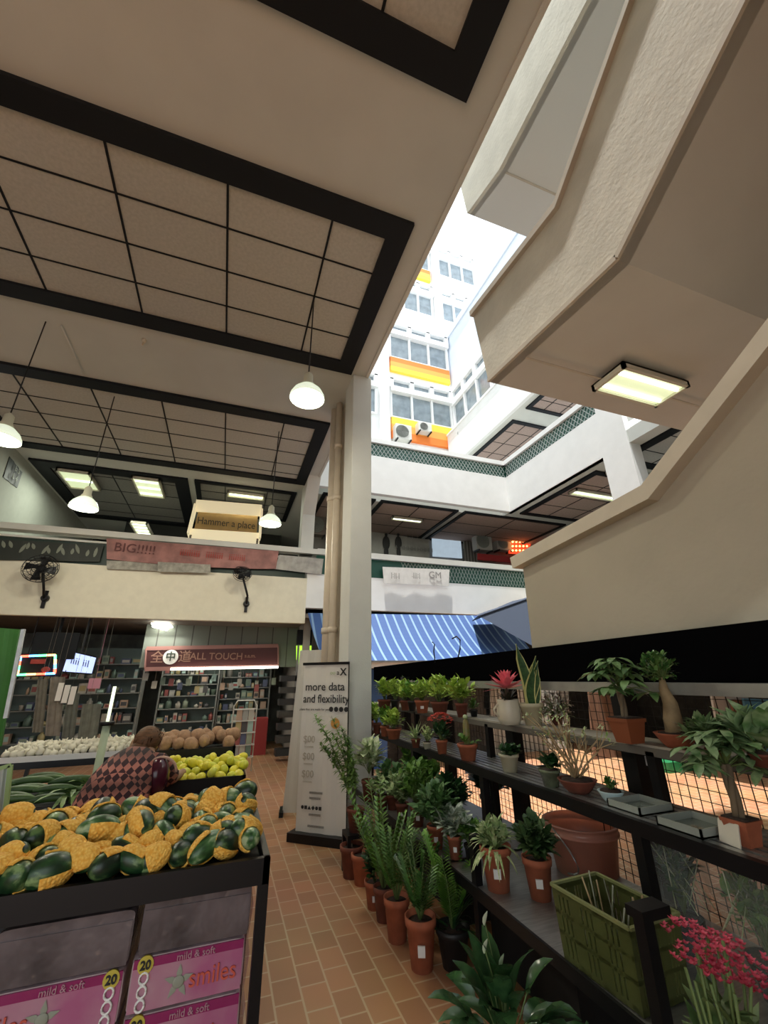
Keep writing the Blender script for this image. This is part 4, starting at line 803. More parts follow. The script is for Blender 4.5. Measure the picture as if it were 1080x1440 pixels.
# cucumbers
table('produce_table', 'low black table of cucumbers left of the patterned dress', -1.9, -.85, 4.35, 5.2, .70, .03)
cm = mat('cucumber_skin', (.055, .12, .025), .5, noise=.4, nscale=10, col2=(.02, .055, .012))
b = MB(); N = 8; b.tube([(-.16+.32*i/N, .012*math.sin(i*.5), .012*math.sin(PI*i/N)) for i in range(N+1)], [.008, .02, .025, .027, .027, .027, .025, .02, .006], 8)
co = [tag(b.build('cucumber', cm, local=True), 'long green cucumber in the low tray at left', 'cucumber', 'cucumbers in the low tray')]; cf = [False]
for j in range(9):
    for i in range(3): putsimple(co, cf, 0, (-1.72+i*.3+rp.uniform(-.05, .05), 4.43+j*.08, .75+rp.uniform(0, .07)), (rp.uniform(-.1, .1), 0, rp.uniform(-.25, .25)), rp.uniform(.9, 1.15))['label'] = 'green cucumber, %s layer from the front, %s third of the low tray' % (ROWN[j], ('left', 'middle', 'right')[i])
lg = leafmat('leek_leaf', (.22, .33, .10), (.07, .14, .04))
for i in range(5):
    b = MB()
    for k in range(6): b.leaf((-1.05+i*.04, 4.45+i*.05, .76), (rp.uniform(-.6, .5), -rp.uniform(.3, 1), rp.uniform(.1, .6)), rp.uniform(.15, .3), .03, droop=1.2, shape='strap')
    tag(b.build('leafy_bunch', lg), 'limp green leafy bunch by the cucumber tray, %s from the left' % ORD[i], 'vegetables', 'limp leafy bunches')
# dark boxes under cucumbers and a price board at the left edge
tag(MB().box((-1.9, 4.3, .02), (-.9, 4.36, .5)).build('dark_box', mat('dark_box', (.02, .02, .025), .4, noise=.5)), 'dark plastic-covered box under the cucumber table', 'box')
P = [at(-15, 1085, Y=3.3), at(15, 1076, Y=3.3), at(5, 1165, Y=3.3), at(-25, 1165, Y=3.3)]
t = thing('price_board', 'pale board with green edge at far left above the melons', 'sign', tuple(P[3])); sheet('board_face', *P, mat('price_face', (.42, .46, .42), .4), parent=t, th=.01); MB().bar(P[1], P[2], .02).bar(P[0], P[1], .02).build('edge', mat('green_edge', (.30, .42, .16)), t)
MB().bar((P[2]+P[3])/2, Vector(((P[2].x+P[3].x)/2, 3.3, 0)), .02).build('stand', blackm, t)
for i in range(3): 
    c = at(9+i*2, 1150+i*16, Y=3.15); tag(MB().ball(c, (.03, .03, .045), 10, 8).build('red_fruit', mat('red_fruit', (.55, .08, .05), .35)), 'red fruit at the far left behind the melons, %s from the top' % ORD[i], 'fruit', 'red fruit at far left')
# ---------------------------------------------------------------- stooping shopper
pr = thing('person', 'person in a maroon patterned dress bending over between the vegetable tables, back to us', 'person', (-.60, 3.42, 0))
def skin_mesh(name, pts, edges, radii, M, parent, sub=2, root=0):
    me = bpy.data.meshes.new(name); off = Vector(parent.location)
    me.from_pydata([tuple(Vector(p)-off) for p in pts], edges, []); o = bpy.data.objects.new(name, me); COL.objects.link(o)
    sk = o.modifiers.new('skin', 'SKIN')
    for i, r in enumerate(radii):
        r = r if isinstance(r, tuple) else (r, r); me.skin_vertices[0].data[i].radius = r
    me.skin_vertices[0].data[root].use_root = True
    sb = o.modifiers.new('sub', 'SUBSURF'); sb.levels = sub; sb.render_levels = sub
    dg = bpy.context.evaluated_depsgraph_get(); dg.update(); nm = bpy.data.meshes.new_from_object(o.evaluated_get(dg)); bpy.data.objects.remove(o)
    for p in nm.polygons: p.use_smooth = True
    nm.materials.clear(); nm.materials.append(M); o = bpy.data.objects.new(name, nm); COL.objects.link(o); o.parent = parent; return o
skinm = mat('skin', (.38, .22, .14), .6)
pts = [(-.60, 3.42, .72), (-.58, 3.52, .86), (-.53, 3.66, .98), (-.49, 3.76, 1.07), (-.475, 3.82, 1.11), (-.475, 3.87, 1.17),      # 0-5 pelvis..head
       (-.71, 3.42, .66), (-.74, 3.50, .38), (-.73, 3.40, .07), (-.72, 3.52, .03), (-.50, 3.42, .66), (-.49, 3.50, .38), (-.48, 3.40, .07), (-.47, 3.52, .03),   # legs 6-13
       (-.65, 3.74, 1.03), (-.64, 3.90, .92), (-.54, 4.04, .95), (-.35, 3.74, 1.05), (-.27, 3.88, .92), (-.22, 4.04, .93),    # arms 14-19
       (-.51, 4.10, .94), (-.21, 4.10, .925)]
edges = [(0, 1), (1, 2), (2, 3), (3, 4), (4, 5), (0, 6), (6, 7), (7, 8), (8, 9), (0, 10), (10, 11), (11, 12), (12, 13), (3, 14), (14, 15), (15, 16), (3, 17), (17, 18), (18, 19), (16, 20), (19, 21)]
rad = [.13, .13, .13, .11, .055, .085, .085, .06, .04, .03, .085, .06, .04, .03, .055, .042, .028, .055, .042, .028, .03, .03]
skin_mesh('body', pts, edges, rad, skinm, pr)
for hx_, hy_, hz_ in ((-.51, 4.10, .94), (-.21, 4.10, .925)):
    for k in range(5):
        a = (k-2)*.28; d = Vector((math.sin(a), math.cos(a), -.35)); p = Vector((hx_+(k-2)*.014, hy_, hz_)); Ln = (.05, .07, .075, .07, .055)[k]
        MB().tube([p, p+d*Ln*.55, p+d*Ln*.8+Vector((0, 0, -.02)), p+d*Ln*.85+Vector((0, 0, -.04))], [.009, .009, .008, .006], 8).build('finger', skinm, pr)
cloth = check_mat('dress_print', (.035, .004, .010), (.46, .17, .13), 32, 32)
def garment(name, path, radii, M, parent, n=28, flat=.86):
    b = MB(); P = [Vector(p) for p in path]; V = []
    for i, p in enumerate(P):
        d = (P[min(i+1, len(P)-1)]-P[max(i-1, 0)]).normalized(); x = Vector((1, 0, 0)); x = (x-d*x.dot(d)).normalized(); y = d.cross(x)
        for k in range(n):
            a = 2*PI*k/n; w = 1+.025*math.sin(a*7+i)*(1 if i < 5 else .3); V.append(p+x*math.cos(a)*radii[i]*w+y*math.sin(a)*radii[i]*flat*w)
    L = len(P); b.add(V, [(i*n+k, i*n+(k+1) % n, (i+1)*n+(k+1) % n, (i+1)*n+k) for i in range(L-1) for k in range(n)], 0, True)
    o = b.build(name, M, parent); sd = o.modifiers.new('cloth', 'SOLIDIFY'); sd.thickness = .004; return o
garment('dress', [(-.62, 3.38, .30), (-.62, 3.38, .45), (-.61, 3.38, .58), (-.60, 3.39, .70), (-.59, 3.42, .80), (-.575, 3.48, .89), (-.55, 3.56, .96), (-.525, 3.65, 1.01), (-.50, 3.73, 1.05), (-.485, 3.79, 1.08), (-.475, 3.82, 1.10)],
   [.27, .25, .225, .205, .20, .20, .195, .185, .16, .11, .07], cloth, pr)
garment('sleeve', [(-.56, 3.70, 1.03), (-.63, 3.75, 1.02), (-.66, 3.82, .97), (-.655, 3.90, .92)], [.09, .085, .075, .07], cloth, pr, 18, 1)
garment('sleeve', [(-.44, 3.72, 1.04), (-.36, 3.75, 1.03), (-.32, 3.81, .98), (-.29, 3.87, .94)], [.09, .085, .075, .07], cloth, pr, 18, 1)
hairm = mat('brown_hair', (.16, .07, .025), .7, noise=.5, nscale=30, stretch=(1, 1, 6))
b = MB(); hc = Vector((-.475, 3.86, 1.19)); b.ball(hc, (.088, .10, .092), 20, 14, jit=.03, rnd=rp); b.ball(hc+Vector((-.03, -.06, -.06)), (.07, .06, .06), 14, 10, jit=.04, rnd=rp)
for i in range(60):
    a = rp.uniform(0, 2*PI); e = rp.uniform(.2, 1.4); d = Vector((math.cos(a)*math.sin(e), math.sin(a)*math.sin(e), math.cos(e))); b.tube([hc+d*.085, hc+d*.108+Vector((.01, .0, -.02)), hc+d*.10+Vector((.0, 0, -.06))], .004, 4)
b.build('hair', hairm, pr)
b = MB(); fc = hc+Vector((.02, .085, -.03)); b.ball(fc+Vector((.0, .03, -.02)), (.014, .022, .018), 8, 6); b.build('nose', skinm, pr)
for s in (-1, 1): MB().ball(hc+Vector((s*.085, .02, -.03)), (.012, .02, .03), 8, 6).build('ear', skinm, pr)
t = thing('shoulder_bag', 'dark maroon glossy bag with tan handle at the shopper\'s right side', 'bag', (-.34, 3.62, .86))
b = MB(); b.ball((-.345, 3.62, .985), (.075, .10, .125), 16, 12); b.build('bag_body', mat('bag_maroon', (.06, .008, .02), .2), t)
MB().tube([(-.40+.085*(1-math.cos(k*PI/10)), 3.60, 1.06+.07*math.sin(k*PI/10)-.05*k/10) for k in range(11)], .009, 6).build('handle', mat('tan_strap', (.50, .30, .22), .5), t)
# ---------------------------------------------------------------- plant rack
rk = thing('plant_rack', 'long stepped black steel plant rack of three shelves down the right side', 'rack', (1.95, 3.4, 0))
LZ, MZ_, UZ = .48, .977, 1.25
MB().box((1.5, .55, LZ-.03), (2.36, 5.6, LZ)).build('lower_shelf', steel, rk)
MB().box((1.485, .55, LZ-.05), (1.5, 5.6, LZ+.004)).build('lower_edge', blackm, rk)
b = MB()
for i in range(7): x = 1.88+i*.055; b.box((x, .55, MZ_-.02), (x+.035, 6.22, MZ_))
b.build('middle_slats', steel, rk)
MB().box((1.835, .55, MZ_-.055), (1.87, 6.22, MZ_+.004)).build('middle_edge', blackm, rk)
MB().box((2.15, .55, UZ-.035), (2.40, 6.6, UZ)).build('upper_shelf', mat('worn_plank', (.40, .37, .30), .7, noise=.35, nscale=7, stretch=(6, 1, 1)), rk)
MB().box((2.14, .55, UZ-.05), (2.152, 6.6, UZ-.012)).build('upper_edge', mat('plank_edge', (.12, .11, .09), .7), rk)
post = lambda x, y, z0, z1, w=.045: MB().box((x-w/2, y-w/2, z0), (x+w/2, y+w/2, z1)).build('post', blackm, rk)
for y in (1.06, 1.76, 3.05, 4.3, 6.18):
    post(1.862, y, .0, MZ_-.05, .05)
for y in (1.86, 3.4, 4.9, 6.57): post(2.165, y, .0, UZ-.03, .05)
for y in (.85, 2.66, 4.3, 5.57): post(1.52, y, 0, LZ+.24 if y in (2.66,) else LZ-.03, .045)
for y in (5.57,): MB().bar((1.52, y, LZ), (1.52, y, .70), .03).bar((1.52, y, .70), (1.86, y+.4, .70), .03).bar((1.86, 6.18, .70), (1.86, 6.18, MZ_), .03).build('end_frame', blackm, rk)
for y in (1.0, 2.2, 3.4, 4.6, 5.8): post(2.41, y, 0, 1.6, .10)
for y, z in ((1.2, .0), (3.0, 0), (4.8, 0)): MB().bar((1.52, y, .46), (2.4, y, .46), .04).bar((1.86, y, .95), (2.4, y, .95), .03).build('cross_bar', blackm, rk)
MB().box((2.34, .5, 1.44), (2.46, 6.7, 1.50)).build('x', mat('rail_steel', (.40, .40, .36), .45, metal=.4, noise=.2)).name = 'railing'
rl = bpy.data.objects['railing']; rl.location.z += .05; tag(rl, 'long grey metal rail running behind the top of the plant rack', 'rail')
# wire mesh
ms = MB(); y = .5
while y < 6.7: ms.box((2.447, y-.0016, .15), (2.451, y+.0016, 1.52)); y += .055
z = .15
while z < 1.5: ms.box((2.451, .5, z-.0016), (2.454, 6.7, z+.0016)); z += .055
tag(ms.build('mesh_fence', mat('wire', (.03, .028, .025), .5, metal=.3)), 'black square wire mesh fence behind the plant rack', 'fence')
# black fascia cloth above the rail
fc_ = MB(); zA, zB = 1.80, 1.84
V = [(2.48, 7.4, 1.765), (2.48, .3, 1.85), (2.48, .3, 1.53), (2.48, 7.4, 1.53), (2.51, 7.4, 1.765), (2.51, .3, 1.85), (2.51, .3, 1.53), (2.51, 7.4, 1.53)]
fc_.add(V, [(0, 3, 2, 1), (4, 5, 6, 7), (0, 1, 5, 4), (3, 7, 6, 2), (0, 4, 7, 3), (1, 2, 6, 5)]); tag(fc_.build('black_banner', darkm), 'long black cloth band stretched above the rack rail', 'cloth band')
for pts, lab in (([(611, 932), (610, 916), (611, 906), (608, 903)], 'small black hook on the black band, left of its pair'), ([(643, 925), (647, 912), (647, 900), (642, 895), (636, 898)], 'larger black S hook on the black band')):
    b = MB(); P = [at(*q, X=2.465-.004*i_) for i_, q in enumerate(pts)]; P[0].x = 2.475; b.tube(P, .008, 7); tag(b.build('hook', blackm), lab, 'hook')
# ---------------------------------------------------------------- plants
rg = random.Random(21)
LIME = leafmat('leaf_lime', (.50, .62, .12), (.22, .40, .05)); MID = leafmat('leaf_mid', (.15, .28, .045), (.04, .13, .02)); DARK = leafmat('leaf_dark', (.03, .09, .025), (.012, .045, .014), rough=.3)
PALE = leafmat('leaf_pale', (.50, .56, .30), (.12, .24, .06), 30); WHT = leafmat('leaf_whitish', (.64, .66, .46), (.20, .32, .10), 22); VAR = leafmat('leaf_variegated', (.55, .58, .32), (.16, .30, .07), 40); FRESH = leafmat('leaf_fresh', (.22, .42, .06), (.08, .22, .03)); REDL = leafmat('leaf_reddish', (.22, .12, .05), (.08, .08, .03))
stemm = mat('stem_green', (.12, .18, .05), .6); woodm = mat('bark', (.20, .15, .09), .85, noise=.4, nscale=20, stretch=(1, 1, .3)); twigm = mat('dry_twig', (.38, .28, .15), .8)
def U(a, b): return rg.uniform(a, b)
def dirs(el0, el1): a = U(0, 2*PI); e = U(el0, el1); return Vector((math.cos(a)*math.cos(e), math.sin(a)*math.cos(e), math.sin(e)))
def pot(t, c, r, h, M, style='round'):
    b = MB()
    if style == 'round': b.lathe([(0, 0), (r*.68, 0), (r*.92, h*.82), (r, h*.82), (r*1.03, h), (r*.92, h), (r*.88, h*.86), (0, h*.86)], c, 22)
    elif style == 'bowl': b.lathe([(0, 0), (r*.5, 0), (r*.72, h*.3), (r, h*.9), (r*1.05, h), (r*.93, h), (r*.85, h*.8), (0, h*.8)], c, 24)
    elif style == 'vase': b.lathe([(0, 0), (r*.75, 0), (r*.97, h*.2), (r, h*.6), (r*.9, h*.95), (r*.93, h), (r*.82, h), (r*.8, h*.88), (0, h*.88)], c, 24)
    elif style == 'square':
        for s0, s1, z0, z1 in ((.7, .92, 0, .85), (1, 1.02, .85, 1)):
            P = [Vector(c)+Vector((sx*r*s, sy*r*s, h*z)) for s, z in ((s0, z0), (s1, z1)) for sx, sy in ((-1, -1), (1, -1), (1, 1), (-1, 1))]; b.add(P, [(0, 3, 2, 1), (4, 5, 6, 7), (0, 1, 5, 4), (1, 2, 6, 5), (2, 3, 7, 6), (3, 0, 4, 7)])
    o = b.build('pot', M, t)
    if style != 'square': MB().lathe([(0, .0), (r*.84, .0), (r*.80, .012), (0, .02)], Vector(c)+Vector((0, 0, h*.84)), 16).build('soil', soil, t)
    else: MB().box((c[0]-r*.9, c[1]-r*.9, c[2]+h), (c[0]+r*.9, c[1]+r*.9, c[2]+h+.006)).build('soil', soil, t)
    return o
def bushy(t, c, R, H, n, L, M, shape='oval', w=.55, el=(.1, 1.3), drp=.7):
    n = int(n*1.7); b = MB(); s_ = MB()
    for i in range(max(5, n//7)):
        d = dirs(*el); tip = c+Vector((d.x*R*.75, d.y*R*.75, H*(.35+.55*d.z))); s_.tube([c, c.lerp(tip, .5)+Vector((0, 0, H*.12)), tip], .003, 5)
        for k in range(7):
            q = c.lerp(tip, U(.35, 1.05))+Vector((0, 0, H*.05)); dd = (dirs(-.1, .9)*.7+d*.6); b.leaf(q, dd, L*U(.7, 1.15), L*w*U(.8, 1.1), droop=drp, shape=shape, n=3)
    s_.build('stem', stemm, t); return b.build('foliage', M, t)
def rosette(t, c, n, L, Wd, M, el=(.2, 1.4), droop=1.0, shape='strap', nn=5):
    b = MB()
    for i in range(n): b.leaf(c, dirs(*el), L*U(.7, 1.1), Wd*U(.8, 1.1), droop=droop*U(.6, 1.3), shape=shape, n=nn, fold=.3)
    return b.build('foliage', M, t)
def fronds(t, c, n, H, M, pair=10, L=.06, spread=.45):
    b = MB(); s_ = MB()
    for i in range(n):
        a = U(0, 2*PI); k = U(.1, spread); d = Vector((math.cos(a)*k, math.sin(a)*k, 1)).normalized(); h = H*U(.65, 1.05); P = [c+d*h*q+Vector((math.cos(a), math.sin(a), 0))*h*.18*q*q for q in (0, .25, .5, .75, 1)]
        s_.tube(P, [.007, .006, .005, .004, .002], 5); side = d.cross(Vector((0, 0, 1))).normalized() if k > .02 else Vector((1, 0, 0))
        if i % 2: side = (side + Vector((side.y, -side.x, 0))).normalized()
        for j in range(pair):
            q = .22+.75*j/pair; p = P[0].lerp(P[4], q); 
            for s in (-1, 1): b.leaf(p, side*s+d*.8, L*(1.1-.4*abs(q-.5)), L*.38, droop=.3, n=3, fold=.25)
    s_.build('stem', stemm, t); return b.build('foliage', M, t)
def palmate(t, c, R, n, L, M, sc=.5):
    b = MB(); s_ = MB()
    for i in range(n):
        d = dirs(-.1, 1.35); tip = c+d*R*U(.6, 1); s_.tube([c, c.lerp(tip, .55)+Vector((0, 0, .02)), tip], .003, 5); base_d = dirs(-.2, .2)
        for k in range(5):
            a = k*1.25+i; b.leaf(tip, Vector((math.cos(a), math.sin(a), -.05)), L*U(.8, 1.1), L*.36, droop=.9, n=4, shape='oval')
    s_.build('stem', stemm, t); return b.build('foliage', M, t)
def spot(px, py, z, wpx, hpx):
    p = at(px, py, Z=z); dep = (p-Vector((0, 0, EYE))).dot(_f); r = wpx/2*dep/F_PX; h = at(px, py-hpx, Y=p.y).z-p.z; a = Vector((p.x, p.y, 0)).normalized()*r*.7
    return Vector((p.x+a.x, p.y+a.y, z)), r, h, .4*dep/F_PX+.6*h/hpx
def tagcard(t, c, r, h):
    d = Vector((-c.x, -c.y, 0)).normalized(); s_ = Vector((-d.y, d.x, 0)); rr = r*.93; q = c+d*rr+Vector((0, 0, h*.35)); w = r*.22
    MB().add([q-s_*w, q+s_*w, q+s_*w*1.05+d*r*.06+Vector((0, 0, h*.22)), q-s_*w*1.05+d*r*.06+Vector((0, 0, h*.22)), q-s_*w-d*.01, q+s_*w-d*.01, q+s_*w*1.05+d*(r*.06-.01)+Vector((0, 0, h*.22)), q-s_*w*1.05+d*(r*.06-.01)+Vector((0, 0, h*.22))], [(0, 1, 2, 3), (7, 6, 5, 4), (0, 4, 5, 1), (1, 5, 6, 2), (2, 6, 7, 3), (3, 7, 4, 0)]).build('price_tag', card, t)
def P_(px, py, z, wpx, hpx, label, kind, M=None, pm=terra, style='round', card_=False, name='potted_plant', **k):
    c, r, h, u = spot(px, py, z, wpx, hpx); t = thing(name, label, 'potted plant', tuple(c)); pot(t, c, r, h, pm, style); top = c+Vector((0, 0, h*.85))
    if card_: tagcard(t, c, r, h)
    kind(t, top, r, h, u); return t
B_ = lambda R, H, n, L, M, **k: (lambda t, c, r, h, u: bushy(t, c, R*u, H*u, n, L*u, M, **k))
Rz = lambda n, L, Wd, M, **k: (lambda t, c, r, h, u: rosette(t, c, n, L*u, Wd*u, M, **k))
Fr = lambda n, H, M, **k: (lambda t, c, r, h, u: fronds(t, c, n, H*u, M, **k))
# upper shelf, far to near
P_(541, 998, UZ, 20, 14, 'lime green plant in a brown pot at the far end of the top shelf', B_(21, 26, 91, 12, LIME), pm=terrad)
P_(556, 998, UZ, 14, 14, 'lime green leafy plant in a small black pot on the far top shelf', B_(18, 26, 78, 11, LIME), pm=blackpot)
P_(570, 999, UZ, 15, 14, 'lime plant in a brown pot between the two black pots on the top shelf', B_(18, 27, 78, 11, LIME), pm=terrad)
P_(580, 1000, UZ, 13, 14, 'lime green plant in the second black pot on the far top shelf', B_(17, 25, 65, 11, FRESH), pm=blackpot)
P_(594, 1003, UZ, 21, 18, 'lime green plant in an orange pot beside a white tag on the top shelf', B_(22, 28, 104, 12, LIME), card_=True)
P_(619, 1006, UZ, 26, 19, 'broad lime green plant in a wide brown pot, middle of the top row', B_(28, 36, 143, 13, LIME), pm=terrad)
P_(650, 1009, UZ, 18, 20, 'lime green plant in a brown pot, last of the lime row before the bromeliad', B_(27, 36, 130, 14, LIME), pm=terrad)
P_(667, 1008, UZ, 12, 10, 'small wispy green plant in a tiny pot near the pink bromeliad', B_(10, 16, 39, 8, MID), pm=blackpot)
P_(575, 990, UZ, 10, 12, 'pale long-stemmed plant rising behind the far lime row', Rz(6, 36, 7, PALE, el=(.8, 1.4), droop=1.6), pm=blackpot)
def bromel(t, c, r, h, u):
    b = MB()
    for i in range(14): b.leaf(c, dirs(.5, 1.3), 26*u, 6*u, droop=.9, shape='strap', n=5)
    b.build('foliage', leafmat('brom_leaf', (.10, .05, .05), (.03, .05, .02)), t)
    b = MB(); q = c+Vector((0, 0, 20*u))
    for i in range(22): e = .12+1.2*i/22; a = i*2.4; b.leaf(q+Vector((0, 0, 5*u*i/22)), (math.cos(a)*math.cos(e), math.sin(a)*math.cos(e), math.sin(e)), (36-12*i/22)*u, 15*u, droop=-.15, shape='heart', n=4, fold=.4)
    for s in (-1, -.8): b.leaf(q, (s, .3, .02), 38*u, 6*u, droop=.3, shape='blade')
    b.build('flower', leafmat('brom_pink', (.85, .22, .26), (.70, .10, .14), 20), t); MB().cyl(c, q, 3*u).build('stem', stemm, t)
t = P_(718, 1020, UZ, 34, 36, 'pink bromeliad flower in a white mug-shaped pot with a handle', bromel, pm=cream, style='vase')
c, r, h, u = spot(718, 1020, UZ, 34, 36); b = MB(); b.tube([(c.x-r*.9*math.cos(.35)-r*.55*math.sin(k*PI/8)*.9, c.y+.2*r, c.z+h*(.82-.5*k/8)) for k in range(9)], .008, 8); b.build('handle', cream, t)
def snake(t, c, r, h, u):
    for nm, w_, M, off in (('leaf_margin', 1.0, mat('snake_yellow', (.62, .60, .22), .5), 0), ('foliage', .72, leafmat('snake_green', (.05, .12, .035), (.02, .06, .02), 40), -.004)):
        b = MB()
        for a, L, lean, w in ((0, 92, (-.10, 0), 17), (1, 66, (.25, -.1), 14), (2, 74, (.30, .1), 15), (3, 60, (-.02, -.2), 15), (4, 52, (.12, -.2), 13)):
            q = c+Vector((lean[0]*12*u, lean[1]*10*u, 0)); d = Vector((lean[0], lean[1], 1)); bb = q+Vector((0, off, 0)); N = 8; V = []
            sd = Vector((math.cos(YAW), -math.sin(YAW), 0)); 
            for i in range(N+1):
                tt = i/N; ww = w*1.7*u*w_*(.55+.9*tt-1.4*tt**2.2 if tt < .8 else (1-tt)*1.45+.0)*.9; ww = max(ww, .0005); p = bb+d*L*u*tt+sd*math.sin(tt*5+a)*3*u; V += [p-sd*ww*.5, p+Vector((0, .003 if nm == 'foliage' else .006, 0)), p+sd*ww*.5]
            b.add(V, [(3*i+j, 3*i+j+1, 3*i+j+4, 3*i+j+3) for i in range(N) for j in (0, 1)], 0, True)
        b.build(nm, M, t)
P_(751, 1021, UZ, 33, 32, 'snake plant with yellow-edged sword leaves in a cream pot', snake, pm=mat('yellow_cream', (.58, .54, .36), .4, noise=.1), style='round')
P_(784, 1020, UZ, 20, 14, 'trailing variegated plant with dark red stems beside the snake plant', B_(30, 34, 150, 9, leafmat('leaf_pinkish', (.60, .62, .50), (.22, .10, .08), 40), drp=1.3, el=(-.5, 1.3)), pm=terrad)
def moneytree(R, n, L, hgt, M, tr=3.5):
    def f(t, c, r, h, u):
        top = c+Vector((0, 0, hgt*u)); b = MB()
        for k in range(3): b.tube([c+Vector((math.cos(k*2.1+q*3)*tr*u*.8, math.sin(k*2.1+q*3)*tr*u*.8, hgt*u*q)) for q in (0, .2, .4, .6, .8, 1)], tr*u*.8, 7)
        b.build('trunk', woodm, t); palmate(t, top-Vector((0, 0, 5*u)), R*u, n, L*u, M)
    return f
P_(887, 1046, UZ, 36, 36, 'money tree with palmate leaves in a brown square pot, top shelf', moneytree(50, 24, 34, 50, leafmat('leaf_money', (.20, .33, .12), (.05, .14, .03), 16)), pm=mat('brown_plastic', (.22, .06, .02), .6), style='square')
def bonsai(t, c, r, h, u):
    b = MB(); b.tube([c+Vector((-4*u, 0, 0)), c+Vector((2*u, 0, 20*u)), c+Vector((5*u, 0, 45*u)), c+Vector((-2*u, 0, 68*u)), c+Vector((0, 0, 84*u))], [13*u, 14*u, 11*u, 7*u, 4*u], 10)
    b.tube([c+Vector((10*u, 3*u, 0)), c+Vector((12*u, 2*u, 22*u)), c+Vector((5*u, 0, 48*u))], [9*u, 8*u, 5*u], 9); b.build('trunk', mat('bonsai_bark', (.34, .25, .13), .8, noise=.35, nscale=15), t)
    bushy(t, c+Vector((0, 0, 78*u)), 36*u, 44*u, 150, 13*u, leafmat('leaf_ficus', (.14, .26, .07), (.04, .12, .03), 20, .2), el=(-.4, 1.4))
P_(955, 1054, UZ, 54, 22, 'bonsai ficus with swollen trunk in a terracotta bowl', bonsai, pm=terra, style='bowl')
# middle shelf, far to near
P_(519, 1028, MZ_, 13, 14, 'small bright green plant at the far tip of the middle shelf', B_(15, 24, 50, 11, FRESH), pm=terra)
P_(530, 1032, MZ_, 13, 15, 'fresh green plant in a brown pot, second on the far middle shelf', B_(15, 25, 55, 11, LIME), pm=terrad)
P_(541, 1036, MZ_, 13, 15, 'fresh green plant, third on the far middle shelf', B_(16, 24, 60, 12, FRESH), pm=terra)
P_(554, 1040, MZ_, 22, 15, 'green plant in a wide orange pot, fourth on the far middle shelf', B_(19, 25, 70, 13, LIME), pm=terra)
P_(585, 1052, MZ_, 14, 13, 'spiky dark dracaena with silvery leaf edges on the middle shelf', Rz(30, 30, 4, PALE, droop=.8, shape='blade'), pm=terrad)
P_(601, 1054, MZ_, 12, 10, 'small mixed pink and green plant next to the red kalanchoe', B_(13, 18, 50, 8, VAR), pm=cream)
def kal(RX, FM, nfl=70, H=30):
    def f(t, c, r, h, u):
        bushy(t, c, RX*.75*u, H*.6*u, 60, 12*u, DARK); b = MB()
        for i in range(nfl):
            d = dirs(.25, 1.5); q = c+Vector((d.x*RX*u*.9, d.y*RX*u*.9, H*u*(.55+.45*d.z)))
            for k in range(4): a = k*PI/2+i; b.leaf(q, (math.cos(a), math.sin(a), .45), 3.4*u, 2.6*u, droop=.3, n=2)
        b.build('flowers', FM, t)
    return f
P_(622, 1061, MZ_, 17, 20, 'red flowering kalanchoe in an orange pot on the middle shelf', kal(24, leafmat('petal_red', (.75, .12, .07), (.55, .05, .04), 30), 110, 40))
def cactus(t, c, r, h, u):
    b = MB(); b.lathe([(0, 0), (5*u, 0), (5.5*u, 12*u), (5*u, 30*u), (4*u, 36*u), (0, 40*u)], c, 9); b.build('cactus_stem', leafmat('cactus', (.22, .16, .06), (.10, .16, .05), 20), t)
    MB().ball(c+Vector((0, 0, 41*u)), (4*u, 4*u, 3.4*u), 10, 8).build('cactus_cap', WHT, t); bushy(t, c, 20*u, 14*u, 30, 11*u, MID)
P_(659, 1071, MZ_, 29, 24, 'upright cactus with a pale cap in a terracotta pot on the middle shelf', cactus, pm=terra)
P_(718, 1087, MZ_, 28, 26, 'low dark leafy plant in a cream pot on the middle shelf', B_(20, 10, 60, 14, DARK), pm=mat('cream_plastic', (.50, .47, .33), .5))
P_(776, 1108, MZ_, 30, 25, 'dark plant growing in a murky green glass jar', B_(22, 20, 50, 18, DARK), pm=mat('jar_glass', (.30, .36, .22), .15, noise=.5, nscale=12, trans=.3))
def twig(t, c, r, h, u):
    b = MB(); l = MB()
    for i in range(13):
        d = dirs(.75, 1.5); q = c+d*U(55, 95)*u; P = [c+Vector((U(-6, 6), U(-6, 6), 0))*u, c.lerp(q, .35)+Vector((U(-6, 6), U(-6, 6), 0))*u, c.lerp(q, .7)+Vector((U(-8, 8), U(-8, 8), 0))*u, q]; b.tube(P, [2.2*u, 1.6*u, 1.2*u, .6*u], 5)
        for k in range(3): e = q+dirs(-.2, 1)*U(15, 26)*u; b.tube([P[2], e], .8*u, 4); [l.leaf(e+dirs(-1, 1)*4*u, dirs(-.3, 1), 8*u, 4*u, n=2) for _ in range(4)]
    b.build('branches', twigm, t); l.build('foliage', VAR, t)
P_(815, 1119, MZ_, 52, 20, 'bare twiggy shrub with sparse leaves in a brown oval planter', twig, pm=terrad, style='bowl')
P_(862, 1131, MZ_, 34, 17, 'small succulent in a pale blue bowl on the middle shelf', B_(15, 18, 40, 9, MID), pm=mat('pale_blue', (.50, .66, .68), .3), style='bowl')
trm = mat('tray_glass', (.16, .19, .16), .12, metal=.2)
